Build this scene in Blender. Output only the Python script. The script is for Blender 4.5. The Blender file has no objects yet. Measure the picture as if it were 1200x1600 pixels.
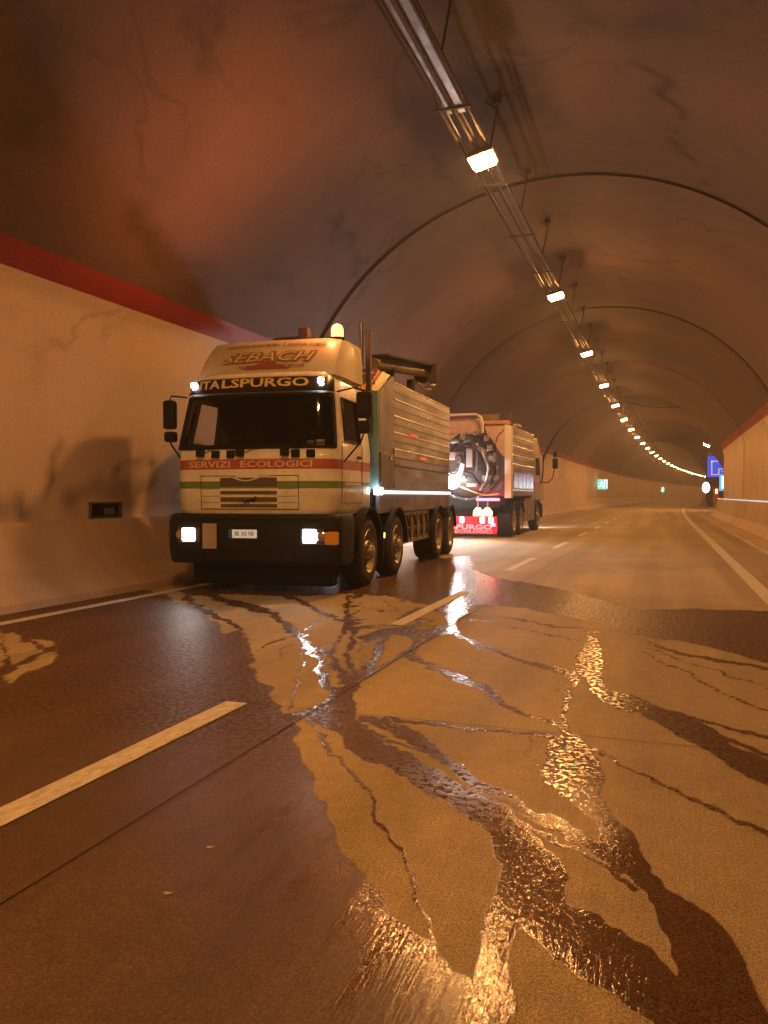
import bpy, bmesh, math, random
import numpy as np
from mathutils import Vector, Matrix
random.seed(4)
S = bpy.context.scene
COL = S.collection
R = math.radians
SOD = (1.0, 0.435, 0.12)        # sodium lamp colour

# ---------------------------------------------------------------- camera, world, exposure
cam_d = bpy.data.cameras.new('camera')
cam_d.sensor_fit = 'VERTICAL'; cam_d.sensor_height = 36.0; cam_d.lens = 1250/1600*36.0
cam_d.clip_start = 0.05; cam_d.clip_end = 2000
cam = bpy.data.objects.new('camera', cam_d); COL.objects.link(cam)
cam.location = (0, 0, 1.3)
cam.rotation_euler = (R(90) - math.atan(26/1250), 0, math.atan(436/1250))
S.camera = cam
w = bpy.data.worlds.new('World'); S.world = w; w.use_nodes = True
w.node_tree.nodes['Background'].inputs[0].default_value = (0.02, 0.012, 0.008, 1)
w.node_tree.nodes['Background'].inputs[1].default_value = 0.1
S.view_settings.view_transform = 'Standard'; S.view_settings.look = 'None'
S.view_settings.exposure = 0.0; S.view_settings.gamma = 1.0
S.view_settings.use_curve_mapping = False
LAMP_POWER = 680.0
try:
    S.cycles.use_light_tree = True
    S.cycles.use_denoising = True; S.cycles.use_adaptive_sampling = False; S.cycles.max_bounces = 6; S.cycles.diffuse_bounces = 4; S.cycles.glossy_bounces = 3
    S.cycles.transparent_max_bounces = 8; S.cycles.caustics_reflective = False
    S.cycles.caustics_refractive = False; S.cycles.sample_clamp_indirect = 30.0
except Exception: pass

# ---------------------------------------------------------------- helpers
class MB:
    """collects shapes, then links them as ONE mesh object"""
    def __init__(s): s.v = []; s.f = []; s.m = []
    def add(s, vs, fs, m=0):
        b = len(s.v); s.v += [tuple(p) for p in vs]
        s.f += [tuple(b+i for i in f) for f in fs]; s.m += [m]*len(fs)
        return s
    def box(s, x0, x1, y0, y1, z0, z1, m=0, M=None):
        vs = [(x0,y0,z0),(x1,y0,z0),(x1,y1,z0),(x0,y1,z0),(x0,y0,z1),(x1,y0,z1),(x1,y1,z1),(x0,y1,z1)]
        if M is not None: vs = [tuple(M @ Vector(p)) for p in vs]
        return s.add(vs, [(0,3,2,1),(4,5,6,7),(0,1,5,4),(1,2,6,5),(2,3,7,6),(3,0,4,7)], m)
    def tube(s, pts, r, n=8, m=0, closed=False, cap=True):
        pts = [Vector(p) for p in pts]; rings = []
        rr = r if isinstance(r, (list, tuple)) else [r]*len(pts)
        up = None
        for i, p in enumerate(pts):
            if closed: t = pts[(i+1) % len(pts)] - pts[i-1]
            else: t = pts[min(i+1, len(pts)-1)] - pts[max(i-1, 0)]
            t.normalize()
            if up is None: up = Vector((0,0,1)) if abs(t.z) < .9 else Vector((1,0,0))
            a = t.cross(up); a.normalize(); b = a.cross(t); up = b
            rings.append([p + (a*math.cos(k*2*math.pi/n) + b*math.sin(k*2*math.pi/n))*rr[i] for k in range(n)])
        vs = [q for g in rings for q in g]; fs = []
        m_ = len(pts)
        for i in range(m_ if closed else m_-1):
            j = (i+1) % m_
            for k in range(n):
                fs.append((i*n+k, i*n+(k+1)%n, j*n+(k+1)%n, j*n+k))
        if cap and not closed:
            fs.append(tuple(range(n))[::-1]); fs.append(tuple((m_-1)*n+k for k in range(n)))
        return s.add(vs, fs, m)
    def cyl(s, p0, p1, r, n=16, m=0): return s.tube([p0, p1], r, n, m)
    def lathe(s, prof, axis='x', c=(0,0,0), n=32, m=0, a0=0, a1=360):
        """prof: list of (along, radius)"""
        full = abs(a1-a0) >= 360; k_ = n if full else n+1
        vs = []
        for (h, r) in prof:
            for k in range(k_):
                a = R(a0 + (a1-a0)*k/n); u, v = r*math.cos(a), r*math.sin(a)
                vs.append({'x':(c[0]+h, c[1]+u, c[2]+v), 'y':(c[0]+u, c[1]+h, c[2]+v), 'z':(c[0]+u, c[1]+v, c[2]+h)}[axis])
        fs = []
        for i in range(len(prof)-1):
            for k in range(n):
                k2 = (k+1) % k_ if full else k+1
                fs.append((i*k_+k, i*k_+k2, (i+1)*k_+k2, (i+1)*k_+k))
        return s.add(vs, fs, m)
    def prism(s, poly, axis, a, b, m=0):
        """poly: 2D outline; axis: extrusion axis"""
        def P(u, v, h): return {'x':(h,u,v), 'y':(u,h,v), 'z':(u,v,h)}[axis]
        n = len(poly); vs = [P(u,v,a) for u,v in poly] + [P(u,v,b) for u,v in poly]
        fs = [tuple(range(n)), tuple(range(n,2*n))[::-1]] + [(i,(i+1)%n,n+(i+1)%n,n+i) for i in range(n)]
        return s.add(vs, fs, m)
    def loft(s, rings, m=0, closed=True, cap0=False, cap1=False, mats=None):
        n = len(rings[0]); vs = [p for g in rings for p in g]; b0 = len(s.f)
        for i in range(len(rings)-1):
            fs = []
            for k in range(n if closed else n-1):
                fs.append((i*n+k, i*n+(k+1)%n, (i+1)*n+(k+1)%n, (i+1)*n+k))
            if i == 0: s.add(vs, fs, mats[0] if mats else m); base = len(s.v)-len(vs)
            else:
                s.f += [tuple(base+q for q in f) for f in fs]; s.m += [mats[i] if mats else m]*len(fs)
        if cap0: s.f.append(tuple(base+k for k in range(n))[::-1]); s.m.append(mats[0] if mats else m)
        if cap1: s.f.append(tuple(base+(len(rings)-1)*n+k for k in range(n))); s.m.append(mats[-1] if mats else m)
        return s
    def build(s, name, mats, parent=None, smooth=False, bevel=0, label=None, kind=None, recalc=True, loc=None):
        me = bpy.data.meshes.new(name); me.from_pydata(s.v, [], s.f)
        if not isinstance(mats, (list, tuple)): mats = [mats]
        for q in mats: me.materials.append(q)
        me.polygons.foreach_set('material_index', s.m)
        if recalc:
            bm = bmesh.new(); bm.from_mesh(me)
            bmesh.ops.recalc_face_normals(bm, faces=bm.faces); bm.to_mesh(me); bm.free()
        me.polygons.foreach_set('use_smooth', [bool(smooth)]*len(me.polygons))
        if smooth:
            try: me.set_sharp_from_angle(angle=R(38))
            except Exception: pass
        me.update()
        o = bpy.data.objects.new(name, me); COL.objects.link(o)
        if parent is not None: o.parent = parent
        if loc is not None: o.location = loc
        if bevel:
            b = o.modifiers.new('bevel', 'BEVEL'); b.width = bevel; b.segments = 2; b.limit_method = 'ANGLE'; b.angle_limit = R(40)
        if label: o['label'] = label
        if kind: o['kind'] = kind
        return o

def empty(name, loc=(0,0,0), rz=0, label=None, cat=None, group=None, kind=None):
    o = bpy.data.objects.new(name, None); COL.objects.link(o)
    o.location = loc; o.rotation_euler = (0,0,rz); o.empty_display_size = .2
    tag(o, label, cat, group, kind); return o
def tag(o, label=None, cat=None, group=None, kind=None):
    if label: o['label'] = label
    if cat: o['category'] = cat
    if group: o['group'] = group
    if kind: o['kind'] = kind
    return o
def copy_tree(o, parent=None):
    c = o.copy(); COL.objects.link(c); c.parent = parent
    for ch in list(o.children): copy_tree(ch, c)
    return c
def text(s, size, mat, parent, loc, rot=(R(90),0,0), name='lettering', bold=0.0, shear=0.0, width=None, align='CENTER', depth=.002, space=1.0, bend=None):
    cu = bpy.data.curves.new(name, 'FONT'); cu.body = s; cu.size = size; cu.align_x = align; cu.align_y = 'CENTER'
    cu.extrude = depth; cu.offset = bold; cu.shear = shear; cu.space_character = space; cu.resolution_u = 2
    t = bpy.data.objects.new(name, cu); COL.objects.link(t)
    bpy.context.view_layer.update()
    me = bpy.data.meshes.new_from_object(t.evaluated_get(bpy.context.evaluated_depsgraph_get()))
    bpy.data.objects.remove(t); me.materials.clear(); me.materials.append(mat)
    if width and len(me.vertices):
        xs = [v.co.x for v in me.vertices]; k = width/(max(xs)-min(xs)); mid = (max(xs)+min(xs))/2
        for v in me.vertices: v.co.x = (v.co.x - (mid if align=='CENTER' else 0))*k
    if bend:
        for v in me.vertices: v.co.z += bend(v.co.x)
    o = bpy.data.objects.new(name, me); COL.objects.link(o); o.parent = parent
    o.location = loc; o.rotation_euler = rot
    return o

# ---------------------------------------------------------------- materials
def mat(name, col=(.5,.5,.5), rough=.6, metal=0.0, emit=None, estr=0.0, var=0.0, vscale=3.0, bump=0.0, bscale=40.0, coat=0.0, spec=None, dirt=None, dscale=1.5, stretch=(1,1,1)):
    m = bpy.data.materials.new(name); m.use_nodes = True
    nt = m.node_tree; b = nt.nodes['Principled BSDF']; L = nt.links
    b.inputs['Base Color'].default_value = (*col, 1); b.inputs['Roughness'].default_value = rough
    b.inputs['Metallic'].default_value = metal
    if spec is not None: b.inputs['Specular IOR Level'].default_value = spec
    if coat: b.inputs['Coat Weight'].default_value = coat; b.inputs['Coat Roughness'].default_value = .08
    if emit: b.inputs['Emission Color'].default_value = (*emit, 1); b.inputs['Emission Strength'].default_value = estr
    tc = nt.nodes.new('ShaderNodeTexCoord'); mp = nt.nodes.new('ShaderNodeMapping')
    mp.inputs['Scale'].default_value = stretch; L.new(tc.outputs['Object'], mp.inputs[0])
    if var:
        n = nt.nodes.new('ShaderNodeTexNoise'); n.inputs['Scale'].default_value = vscale; n.inputs['Detail'].default_value = 6; n.inputs['Roughness'].default_value = .65
        L.new(mp.outputs[0], n.inputs['Vector'])
        cr = nt.nodes.new('ShaderNodeValToRGB'); L.new(n.outputs['Fac'], cr.inputs[0])
        cr.color_ramp.elements[0].position = .3; cr.color_ramp.elements[1].position = .7
        d = dirt if dirt else tuple(c*(1-var) for c in col)
        cr.color_ramp.elements[0].color = (*d, 1); cr.color_ramp.elements[1].color = (*tuple(min(1,c*(1+var*.4)) for c in col), 1)
        L.new(cr.outputs[0], b.inputs['Base Color'])
        mr = nt.nodes.new('ShaderNodeMapRange'); L.new(n.outputs['Fac'], mr.inputs[0])
        mr.inputs['From Min'].default_value = .3; mr.inputs['From Max'].default_value = .7
        mr.inputs['To Min'].default_value = min(1, rough+.15); mr.inputs['To Max'].default_value = max(.03, rough-.05)
        L.new(mr.outputs[0], b.inputs['Roughness'])
    if bump:
        n2 = nt.nodes.new('ShaderNodeTexNoise'); n2.inputs['Scale'].default_value = bscale; n2.inputs['Detail'].default_value = 5
        L.new(mp.outputs[0], n2.inputs['Vector'])
        bp = nt.nodes.new('ShaderNodeBump'); bp.inputs['Strength'].default_value = bump; bp.inputs['Distance'].default_value = .01
        L.new(n2.outputs['Fac'], bp.inputs['Height']); L.new(bp.outputs[0], b.inputs['Normal'])
    return m
def glow(name, col, s, back=None):
    m = bpy.data.materials.new(name); m.use_nodes = True
    b = m.node_tree.nodes['Principled BSDF']; b.inputs['Base Color'].default_value = (*col,1)
    b.inputs['Emission Color'].default_value = (*col, 1); b.inputs['Emission Strength'].default_value = s
    return m

def nodes_of(m): return m.node_tree.nodes, m.node_tree.links, m.node_tree.nodes['Principled BSDF']
def N(nt, typ, **kw):
    n = nt.new(typ)
    for k, v in kw.items():
        if k.startswith('i_'): n.inputs[k[2:].replace('_',' ')].default_value = v
        else: setattr(n, k, v)
    return n
def ramp(nt, L, src, stops):
    c = nt.new('ShaderNodeValToRGB'); L.new(src, c.inputs[0]); e = c.color_ramp.elements
    e[0].position, e[0].color = stops[0][0], (*stops[0][1],1) if len(stops[0][1])==3 else stops[0][1]
    e[1].position, e[1].color = stops[-1][0], (*stops[-1][1],1)
    for p, q in stops[1:-1]:
        x = e.new(p); x.color = (*q,1)
    return c.outputs[0]
def g3(v): return (v,v,v)

def road_mat(name, dry=(.37,.29,.16), wet=False):
    m = bpy.data.materials.new(name); m.use_nodes = True; nt, L, b = nodes_of(m)
    geo = N(nt, 'ShaderNodeNewGeometry')
    mpg = N(nt, 'ShaderNodeMapping'); mpg.inputs['Scale'].default_value = (1, .045, 1); L.new(geo.outputs['Position'], mpg.inputs[0])
    groove = N(nt, 'ShaderNodeTexNoise', i_Scale=90., i_Detail=3., i_Roughness=.6); L.new(mpg.outputs[0], groove.inputs['Vector'])
    grain = N(nt, 'ShaderNodeTexNoise', i_Scale=170., i_Detail=4., i_Roughness=.7); L.new(geo.outputs['Position'], grain.inputs['Vector'])
    big = N(nt, 'ShaderNodeTexNoise', i_Scale=.55, i_Detail=6., i_Roughness=.6); L.new(geo.outputs['Position'], big.inputs['Vector'])
    mpl = N(nt, 'ShaderNodeMapping'); mpl.inputs['Scale'].default_value = (1.3, .05, 1); L.new(geo.outputs['Position'], mpl.inputs[0])
    lanes = N(nt, 'ShaderNodeTexNoise', i_Scale=1.1, i_Detail=3., i_Roughness=.5); L.new(mpl.outputs[0], lanes.inputs['Vector'])
    c1 = ramp(nt, L, big.outputs['Fac'], [(.3, tuple(c*.80 for c in dry)), (.55, dry), (.75, tuple(c*1.08 for c in dry))])
    def mul(a, fac_src, lo, hi, f0=.35, f1=.65):
        cr = ramp(nt, L, fac_src, [(f0, g3(lo)), (f1, g3(hi))])
        mx = N(nt, 'ShaderNodeMix', data_type='RGBA', blend_type='MULTIPLY'); mx.inputs['Factor'].default_value = 1
        L.new(a, mx.inputs['A']); L.new(cr, mx.inputs['B']); return mx.outputs['Result']
    grit = N(nt, 'ShaderNodeTexNoise', i_Scale=420., i_Detail=2., i_Roughness=.8); L.new(geo.outputs['Position'], grit.inputs['Vector'])
    mid = N(nt, 'ShaderNodeTexNoise', i_Scale=9., i_Detail=7., i_Roughness=.72); L.new(geo.outputs['Position'], mid.inputs['Vector'])
    speck = N(nt, 'ShaderNodeTexNoise', i_Scale=85., i_Detail=4., i_Roughness=.85); L.new(geo.outputs['Position'], speck.inputs['Vector'])
    c2 = mul(c1, grain.outputs['Fac'], .58, 1.34)
    c2 = mul(c2, speck.outputs['Fac'], .66, 1.30, .38, .62)
    c2 = mul(c2, grit.outputs['Fac'], .62, 1.32)
    c2 = mul(c2, mid.outputs['Fac'], .86, 1.08)
    c3 = mul(c2, groove.outputs['Fac'], .92, 1.04)
    c4 = mul(c3, lanes.outputs['Fac'], .78, 1.08, .4, .62)
    bp = N(nt, 'ShaderNodeBump'); bp.inputs['Strength'].default_value = .5; bp.inputs['Distance'].default_value = .004
    bp2 = N(nt, 'ShaderNodeBump'); bp2.inputs['Strength'].default_value = .5; bp2.inputs['Distance'].default_value = .003
    L.new(groove.outputs['Fac'], bp.inputs['Height']); L.new(grain.outputs['Fac'], bp2.inputs['Height']); L.new(bp.outputs[0], bp2.inputs['Normal'])
    if not wet:
        L.new(c4, b.inputs['Base Color']); b.inputs['Roughness'].default_value = .82
        b.inputs['Specular IOR Level'].default_value = .3
        L.new(bp2.outputs[0], b.inputs['Normal'])
        return m
    # water over concrete: the body darkens, a clear film lies on top; 'film' says how deep it stands
    at = N(nt, 'ShaderNodeAttribute', attribute_name='film')
    sat = N(nt, 'ShaderNodeMix', data_type='RGBA', blend_type='MULTIPLY'); sat.inputs['Factor'].default_value = 1
    L.new(c4, sat.inputs['A']); sat.inputs['B'].default_value = (.29,.20,.17,1)
    da = N(nt, 'ShaderNodeAttribute', attribute_name='damp')
    dn = N(nt, 'ShaderNodeMath', operation='MULTIPLY_ADD'); L.new(mid.outputs['Fac'], dn.inputs[0]); dn.inputs[1].default_value = .5; dn.inputs[2].default_value = -.25
    dd = N(nt, 'ShaderNodeMath', operation='ADD'); L.new(da.outputs['Fac'], dd.inputs[0]); L.new(dn.outputs[0], dd.inputs[1])
    dm = N(nt, 'ShaderNodeMapRange', interpolation_type='SMOOTHSTEP'); L.new(dd.outputs[0], dm.inputs[0]); dm.inputs['From Min'].default_value = .12; dm.inputs['From Max'].default_value = .8
    fad = N(nt, 'ShaderNodeMix', data_type='RGBA'); L.new(dm.outputs[0], fad.inputs['Factor']); L.new(c4, fad.inputs['A']); L.new(sat.outputs['Result'], fad.inputs['B'])
    L.new(fad.outputs['Result'], b.inputs['Base Color'])
    b.inputs['IOR'].default_value = 1.33; b.inputs['Specular IOR Level'].default_value = .4
    # roughness from film depth
    mr = N(nt, 'ShaderNodeMapRange'); L.new(at.outputs['Fac'], mr.inputs[0])
    mr.inputs['To Min'].default_value = .5; mr.inputs['To Max'].default_value = .03
    # ripples of running water, long grooves standing proud in the thin film
    mpr = N(nt, 'ShaderNodeMapping'); mpr.inputs['Scale'].default_value = (1, .5, 1); L.new(geo.outputs['Position'], mpr.inputs[0])
    rip = N(nt, 'ShaderNodeTexNoise', i_Scale=62., i_Detail=4., i_Roughness=.6); L.new(mpr.outputs[0], rip.inputs['Vector'])
    rip.inputs['Distortion'].default_value = 1.2
    b3 = N(nt, 'ShaderNodeBump'); b3.inputs['Distance'].default_value = .004
    rf = N(nt, 'ShaderNodeMix', data_type='FLOAT'); L.new(dm.outputs[0], rf.inputs['Factor']); rf.inputs['A'].default_value = .82
    bk = N(nt, 'ShaderNodeTexNoise', i_Scale=30., i_Detail=4., i_Roughness=.65); L.new(geo.outputs['Position'], bk.inputs['Vector'])   # stones poke through the film
    bm_ = N(nt, 'ShaderNodeMapRange'); L.new(bk.outputs['Fac'], bm_.inputs[0]); bm_.inputs['From Min'].default_value = .50; bm_.inputs['From Max'].default_value = .53
    sx_ = N(nt, 'ShaderNodeSeparateXYZ'); L.new(geo.outputs['Position'], sx_.inputs[0])
    ym = N(nt, 'ShaderNodeMapRange'); L.new(sx_.outputs['Y'], ym.inputs[0]); ym.inputs['From Min'].default_value = 3.0; ym.inputs['From Max'].default_value = 3.9; ym.inputs['To Min'].default_value = 1.0; ym.inputs['To Max'].default_value = 0.0   # the film stands deeper where it has pooled
    bmx = N(nt, 'ShaderNodeMath', operation='MAXIMUM'); L.new(bm_.outputs[0], bmx.inputs[0]); L.new(ym.outputs[0], bmx.inputs[1])
    sl = N(nt, 'ShaderNodeMapRange'); L.new(bmx.outputs[0], sl.inputs[0]); sl.inputs['To Min'].default_value = .12; sl.inputs['To Max'].default_value = .70; L.new(sl.outputs[0], b.inputs['Specular IOR Level'])
    bf = N(nt, 'ShaderNodeMix', data_type='FLOAT'); L.new(bmx.outputs[0], bf.inputs['Factor']); bf.inputs['A'].default_value = .55; L.new(mr.outputs[0], bf.inputs['B'])
    L.new(bf.outputs['Result'], rf.inputs['B'])
    L.new(rf.outputs['Result'], b.inputs['Roughness'])
    mrs = N(nt, 'ShaderNodeMapRange'); L.new(at.outputs['Fac'], mrs.inputs[0]); mrs.inputs['To Min'].default_value = .02; mrs.inputs['To Max'].default_value = .30
    L.new(mrs.outputs[0], b3.inputs['Strength']); L.new(rip.outputs['Fac'], b3.inputs['Height'])
    sw = N(nt, 'ShaderNodeTexNoise', i_Scale=13., i_Detail=2., i_Roughness=.5); L.new(mpr.outputs[0], sw.inputs['Vector']); sw.inputs['Distortion'].default_value = 1.0
    b4 = N(nt, 'ShaderNodeBump'); b4.inputs['Distance'].default_value = .012
    ms4 = N(nt, 'ShaderNodeMath', operation='MULTIPLY'); L.new(at.outputs['Fac'], ms4.inputs[0]); ms4.inputs[1].default_value = .06; L.new(ms4.outputs[0], b4.inputs['Strength'])
    L.new(sw.outputs['Fac'], b4.inputs['Height']); L.new(b3.outputs[0], b4.inputs['Normal'])
    gs = N(nt, 'ShaderNodeBump'); gs.inputs['Distance'].default_value = .004; ga = N(nt, 'ShaderNodeAttribute', attribute_name='groove'); L.new(ga.outputs['Fac'], gs.inputs['Strength'])
    L.new(groove.outputs['Fac'], gs.inputs['Height']); L.new(b4.outputs[0], gs.inputs['Normal'])
    L.new(gs.outputs[0], b.inputs['Normal'])
    return m

def lining_mat(name, col, dark, streak=.5, rough=.75, grit=(.60,1.45)):
    m = bpy.data.materials.new(name); m.use_nodes = True; nt, L, b = nodes_of(m)
    geo = N(nt, 'ShaderNodeNewGeometry')
    n1 = N(nt, 'ShaderNodeTexNoise', i_Scale=.35, i_Detail=7., i_Roughness=.62); L.new(geo.outputs['Position'], n1.inputs['Vector'])
    n1.inputs['Distortion'].default_value = .6
    base = ramp(nt, L, n1.outputs['Fac'], [(.28, dark), (.50, tuple((a+c)/2 for a,c in zip(col,dark))), (.72, col)])
    # rings of damp running round the vault
    mp = N(nt, 'ShaderNodeMapping'); mp.inputs['Scale'].default_value = (.22, .7, .22); L.new(geo.outputs['Position'], mp.inputs[0])
    n2 = N(nt, 'ShaderNodeTexNoise', i_Scale=1.5, i_Detail=5., i_Roughness=.6); L.new(mp.outputs[0], n2.inputs['Vector'])
    st = ramp(nt, L, n2.outputs['Fac'], [(.36, g3(1-streak)), (.55, g3(1)), (.72, g3(1.08))])
    mx = N(nt, 'ShaderNodeMix', data_type='RGBA', blend_type='MULTIPLY'); mx.inputs['Factor'].default_value = 1
    L.new(base, mx.inputs['A']); L.new(st, mx.inputs['B'])
    # branching cracks, only here and there
    vo = N(nt, 'ShaderNodeTexNoise', i_Scale=.42, i_Detail=5., i_Roughness=.55); L.new(geo.outputs['Position'], vo.inputs['Vector']); vo.inputs['Distortion'].default_value = .8
    cr = ramp(nt, L, vo.outputs['Fac'], [(.47, g3(1)), (.49, g3(.8)), (.50, g3(.66)), (.51, g3(.8)), (.53, g3(1))])
    mk = N(nt, 'ShaderNodeTexNoise', i_Scale=.16, i_Detail=2.); L.new(geo.outputs['Position'], mk.inputs['Vector'])
    mkr = ramp(nt, L, mk.outputs['Fac'], [(.5, g3(0)), (.6, g3(1))])
    mx2 = N(nt, 'ShaderNodeMix', data_type='RGBA', blend_type='MULTIPLY'); L.new(mkr, mx2.inputs['Factor'])
    L.new(mx.outputs['Result'], mx2.inputs['A']); L.new(cr, mx2.inputs['B'])
    sa = N(nt, 'ShaderNodeAttribute', attribute_name='stain_shadow')
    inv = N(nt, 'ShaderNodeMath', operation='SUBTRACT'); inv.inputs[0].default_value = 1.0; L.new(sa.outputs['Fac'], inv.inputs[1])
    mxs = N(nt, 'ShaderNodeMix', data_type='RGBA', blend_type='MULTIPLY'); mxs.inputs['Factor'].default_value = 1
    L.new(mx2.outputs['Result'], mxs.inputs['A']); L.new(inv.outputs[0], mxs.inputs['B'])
    n3 = N(nt, 'ShaderNodeTexNoise', i_Scale=22., i_Detail=6., i_Roughness=.7); L.new(geo.outputs['Position'], n3.inputs['Vector'])
    n4 = N(nt, 'ShaderNodeTexNoise', i_Scale=62., i_Detail=4., i_Roughness=.85); L.new(geo.outputs['Position'], n4.inputs['Vector'])
    gr = ramp(nt, L, n3.outputs['Fac'], [(.3, g3(.9)), (.7, g3(1.07))])
    gr4 = ramp(nt, L, n4.outputs['Fac'], [(.36, g3(grit[0])), (.5, g3(1.0)), (.64, g3(grit[1]))])
    mx4 = N(nt, 'ShaderNodeMix', data_type='RGBA', blend_type='MULTIPLY'); mx4.inputs['Factor'].default_value = 1
    L.new(gr, mx4.inputs['A']); L.new(gr4, mx4.inputs['B']); gr = mx4.outputs['Result']
    mx3 = N(nt, 'ShaderNodeMix', data_type='RGBA', blend_type='MULTIPLY'); mx3.inputs['Factor'].default_value = 1
    L.new(mxs.outputs['Result'], mx3.inputs['A']); L.new(gr, mx3.inputs['B'])
    L.new(mx3.outputs['Result'], b.inputs['Base Color']); b.inputs['Roughness'].default_value = rough
    b.inputs['Specular IOR Level'].default_value = .25
    bp = N(nt, 'ShaderNodeBump'); bp.inputs['Strength'].default_value = .35; bp.inputs['Distance'].default_value = .02
    L.new(n3.outputs['Fac'], bp.inputs['Height'])
    bp2 = N(nt, 'ShaderNodeBump'); bp2.inputs['Strength'].default_value = .25; bp2.inputs['Distance'].default_value = .06
    L.new(n2.outputs['Fac'], bp2.inputs['Height']); L.new(bp.outputs[0], bp2.inputs['Normal'])
    L.new(bp2.outputs[0], b.inputs['Normal'])
    return m

M_ROAD = road_mat('concrete_road'); M_WET = road_mat('wet_concrete', wet=True)
M_LINE = mat('road_paint', (.52,.49,.42), .65, var=.4, vscale=28, dirt=(.34,.30,.21), bump=.4, bscale=90, stretch=(1,.4,1))
M_JOINT = mat('joint_tar', (.07,.055,.04), .95, spec=.05)
M_WHITE = lining_mat('painted_wall', (.60,.47,.335), (.53,.405,.285), .05, .6, (.88,1.1))
M_CONC = lining_mat('sooty_concrete', (.104,.060,.046), (.074,.042,.034), .07)
M_CONC_PALE = lining_mat('pale_concrete', (.146,.088,.070), (.112,.067,.053), .07)
M_CONC_MID = lining_mat('mid_concrete', (.114,.066,.051), (.086,.049,.039), .07)
M_RED = lining_mat('red_stripe_paint', (.27,.016,.018), (.18,.012,.014), .2, .55)
M_DARKBACK = mat('joint_gap_brown', (.085,.058,.050), .9)  # brown backing that fills the lining joints
M_BASE = lining_mat('barrier_concrete', (.50,.38,.265), (.38,.28,.19), .15, .7, (.82,1.15))
M_GALV = mat('galvanised_steel', (.11,.09,.095), .42, .35, var=.3, vscale=6)
M_RUST = mat('dark_steel', (.05,.036,.03), .85, .1, var=.3, vscale=10)
M_HOUS = mat('lamp_housing', (.20,.16,.12), .5, .3, var=.3, vscale=8)
M_LAMP = glow('sodium_lamp_glass', SOD, LAMP_POWER)
M_LAMPFAR = glow('sodium_lamp_glass_far', SOD, 420)
# ================================================================ the tunnel
def cx(y): return 0.0 if y < 40 else (y-40)**2/3000.0     # the tube bends gently to the right
CXC, ZC, RAD = -2.05, 1.72, 5.9
LAY0, LAY1 = 53.4, 100.0                                   # wider lay-by section
def profile(y, extra=0.0, lay=False, n=40):
    cX, cZ, r = (-1.0, 1.30, 6.9) if lay else (CXC, ZC, RAD)
    r += extra
    zb = .9; s0 = math.asin((zb-cZ)/r)
    zs = [math.asin(max(-1, min(1, (z-cZ)/r))) for z in (4.06, 4.37)]
    A = [math.pi-(s0+(zs[0]-s0)*k/8) for k in range(9)] + [math.pi-zs[1]]
    mid = [math.pi-zs[1] - (math.pi-2*zs[1])*k/(n) for k in range(1, n)]
    A += mid + [zs[1]] + [zs[0]+(s0-zs[0])*k/8 for k in range(9)]
    hi = 99 if lay else 3.45+extra
    return [(min(hi, max(-7.55-extra, cX + r*math.cos(a))) + cx(y), y, cZ + r*math.sin(a)) for a in A]
lining = empty('tunnel_lining', (0,0,0), kind='structure')
# damp and soot marks on the lining, and soft shadows painted low on the left wall: width, strength, path (metres)
STAINS_SHADOWS = [(0.06, 0.55, [(-4.87, 8.99, 6.9), (-4.95, 9.31, 6.86), (-4.98, 9.82, 6.84)]), (0.05, 0.3, [(-4.98, 9.82, 6.84), (-5.04, 10.44, 6.81), (-5.09, 11.32, 6.78)]), (0.1, 0.5, [(-0.36, 11.85, 7.37), (-0.18, 12.44, 7.32), (0.04, 12.75, 7.24), (0.19, 13.53, 7.18), (0.36, 14.65, 7.11), (0.77, 15.72, 6.9)]), (0.07, 0.4, [(0.77, 15.72, 6.9), (1.15, 16.56, 6.68)]), (0.16, 0.55, [(-5.8, 13.61, 6.27), (-5.85, 14.34, 6.24), (-5.93, 15.05, 6.17), (-6.1, 15.85, 6.01)]), (0.22, 0.35, [(-6.7, 12.93, 5.36), (-6.74, 14.08, 5.3), (-6.79, 15.42, 5.23)]), (0.2, 0.3, [(-3.91, 13.99, 7.32), (-3.85, 15.67, 7.34), (-4.18, 15.95, 7.22)]), (0.28, 0.38, [(-2.6, 9.6, 7.59), (-2.59, 10.91, 7.6), (-2.67, 12.55, 7.59), (-2.77, 15.35, 7.58)]), (0.18, 0.3, [(-2.02, 10.25, 7.62), (-1.83, 12.29, 7.62), (-1.87, 14.06, 7.62)]), (0.3, 0.3, [(-1.11, 10.72, 7.54), (-0.48, 10.99, 7.41), (0.14, 10.68, 7.2)]), (0.15, 0.3, [(-5.31, 8.75, 6.63), (-5.04, 8.58, 6.81), (-5.05, 7.9, 6.8)]), (0.35, 0.35, [(-6.01, 6.43, 6.09), (-6.26, 7.15, 5.86), (-6.65, 7.28, 5.42)]), (0.25, 0.3, [(-6.86, 9.15, 5.14), (-7.03, 10.29, 4.88), (-7.09, 11.44, 4.79)]), (0.1, 0.4, [(-7.55, 7.63, 1.1), (-7.55, 8.0, 1.41), (-7.55, 8.62, 1.74)]), (0.13, 0.4, [(-7.55, 7.63, 1.18), (-7.55, 8.1, 1.25), (-7.55, 8.56, 1.54)]), (0.16, 0.4, [(-7.55, 8.92, 1.07), (-7.55, 9.32, 1.38), (-7.55, 10.03, 1.29), (-7.55, 11.19, 1.5)]), (0.1, 0.4, [(-7.55, 9.39, 1.47), (-7.55, 9.66, 1.52), (-7.55, 10.27, 1.68), (-7.55, 10.84, 1.67)])]

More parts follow.
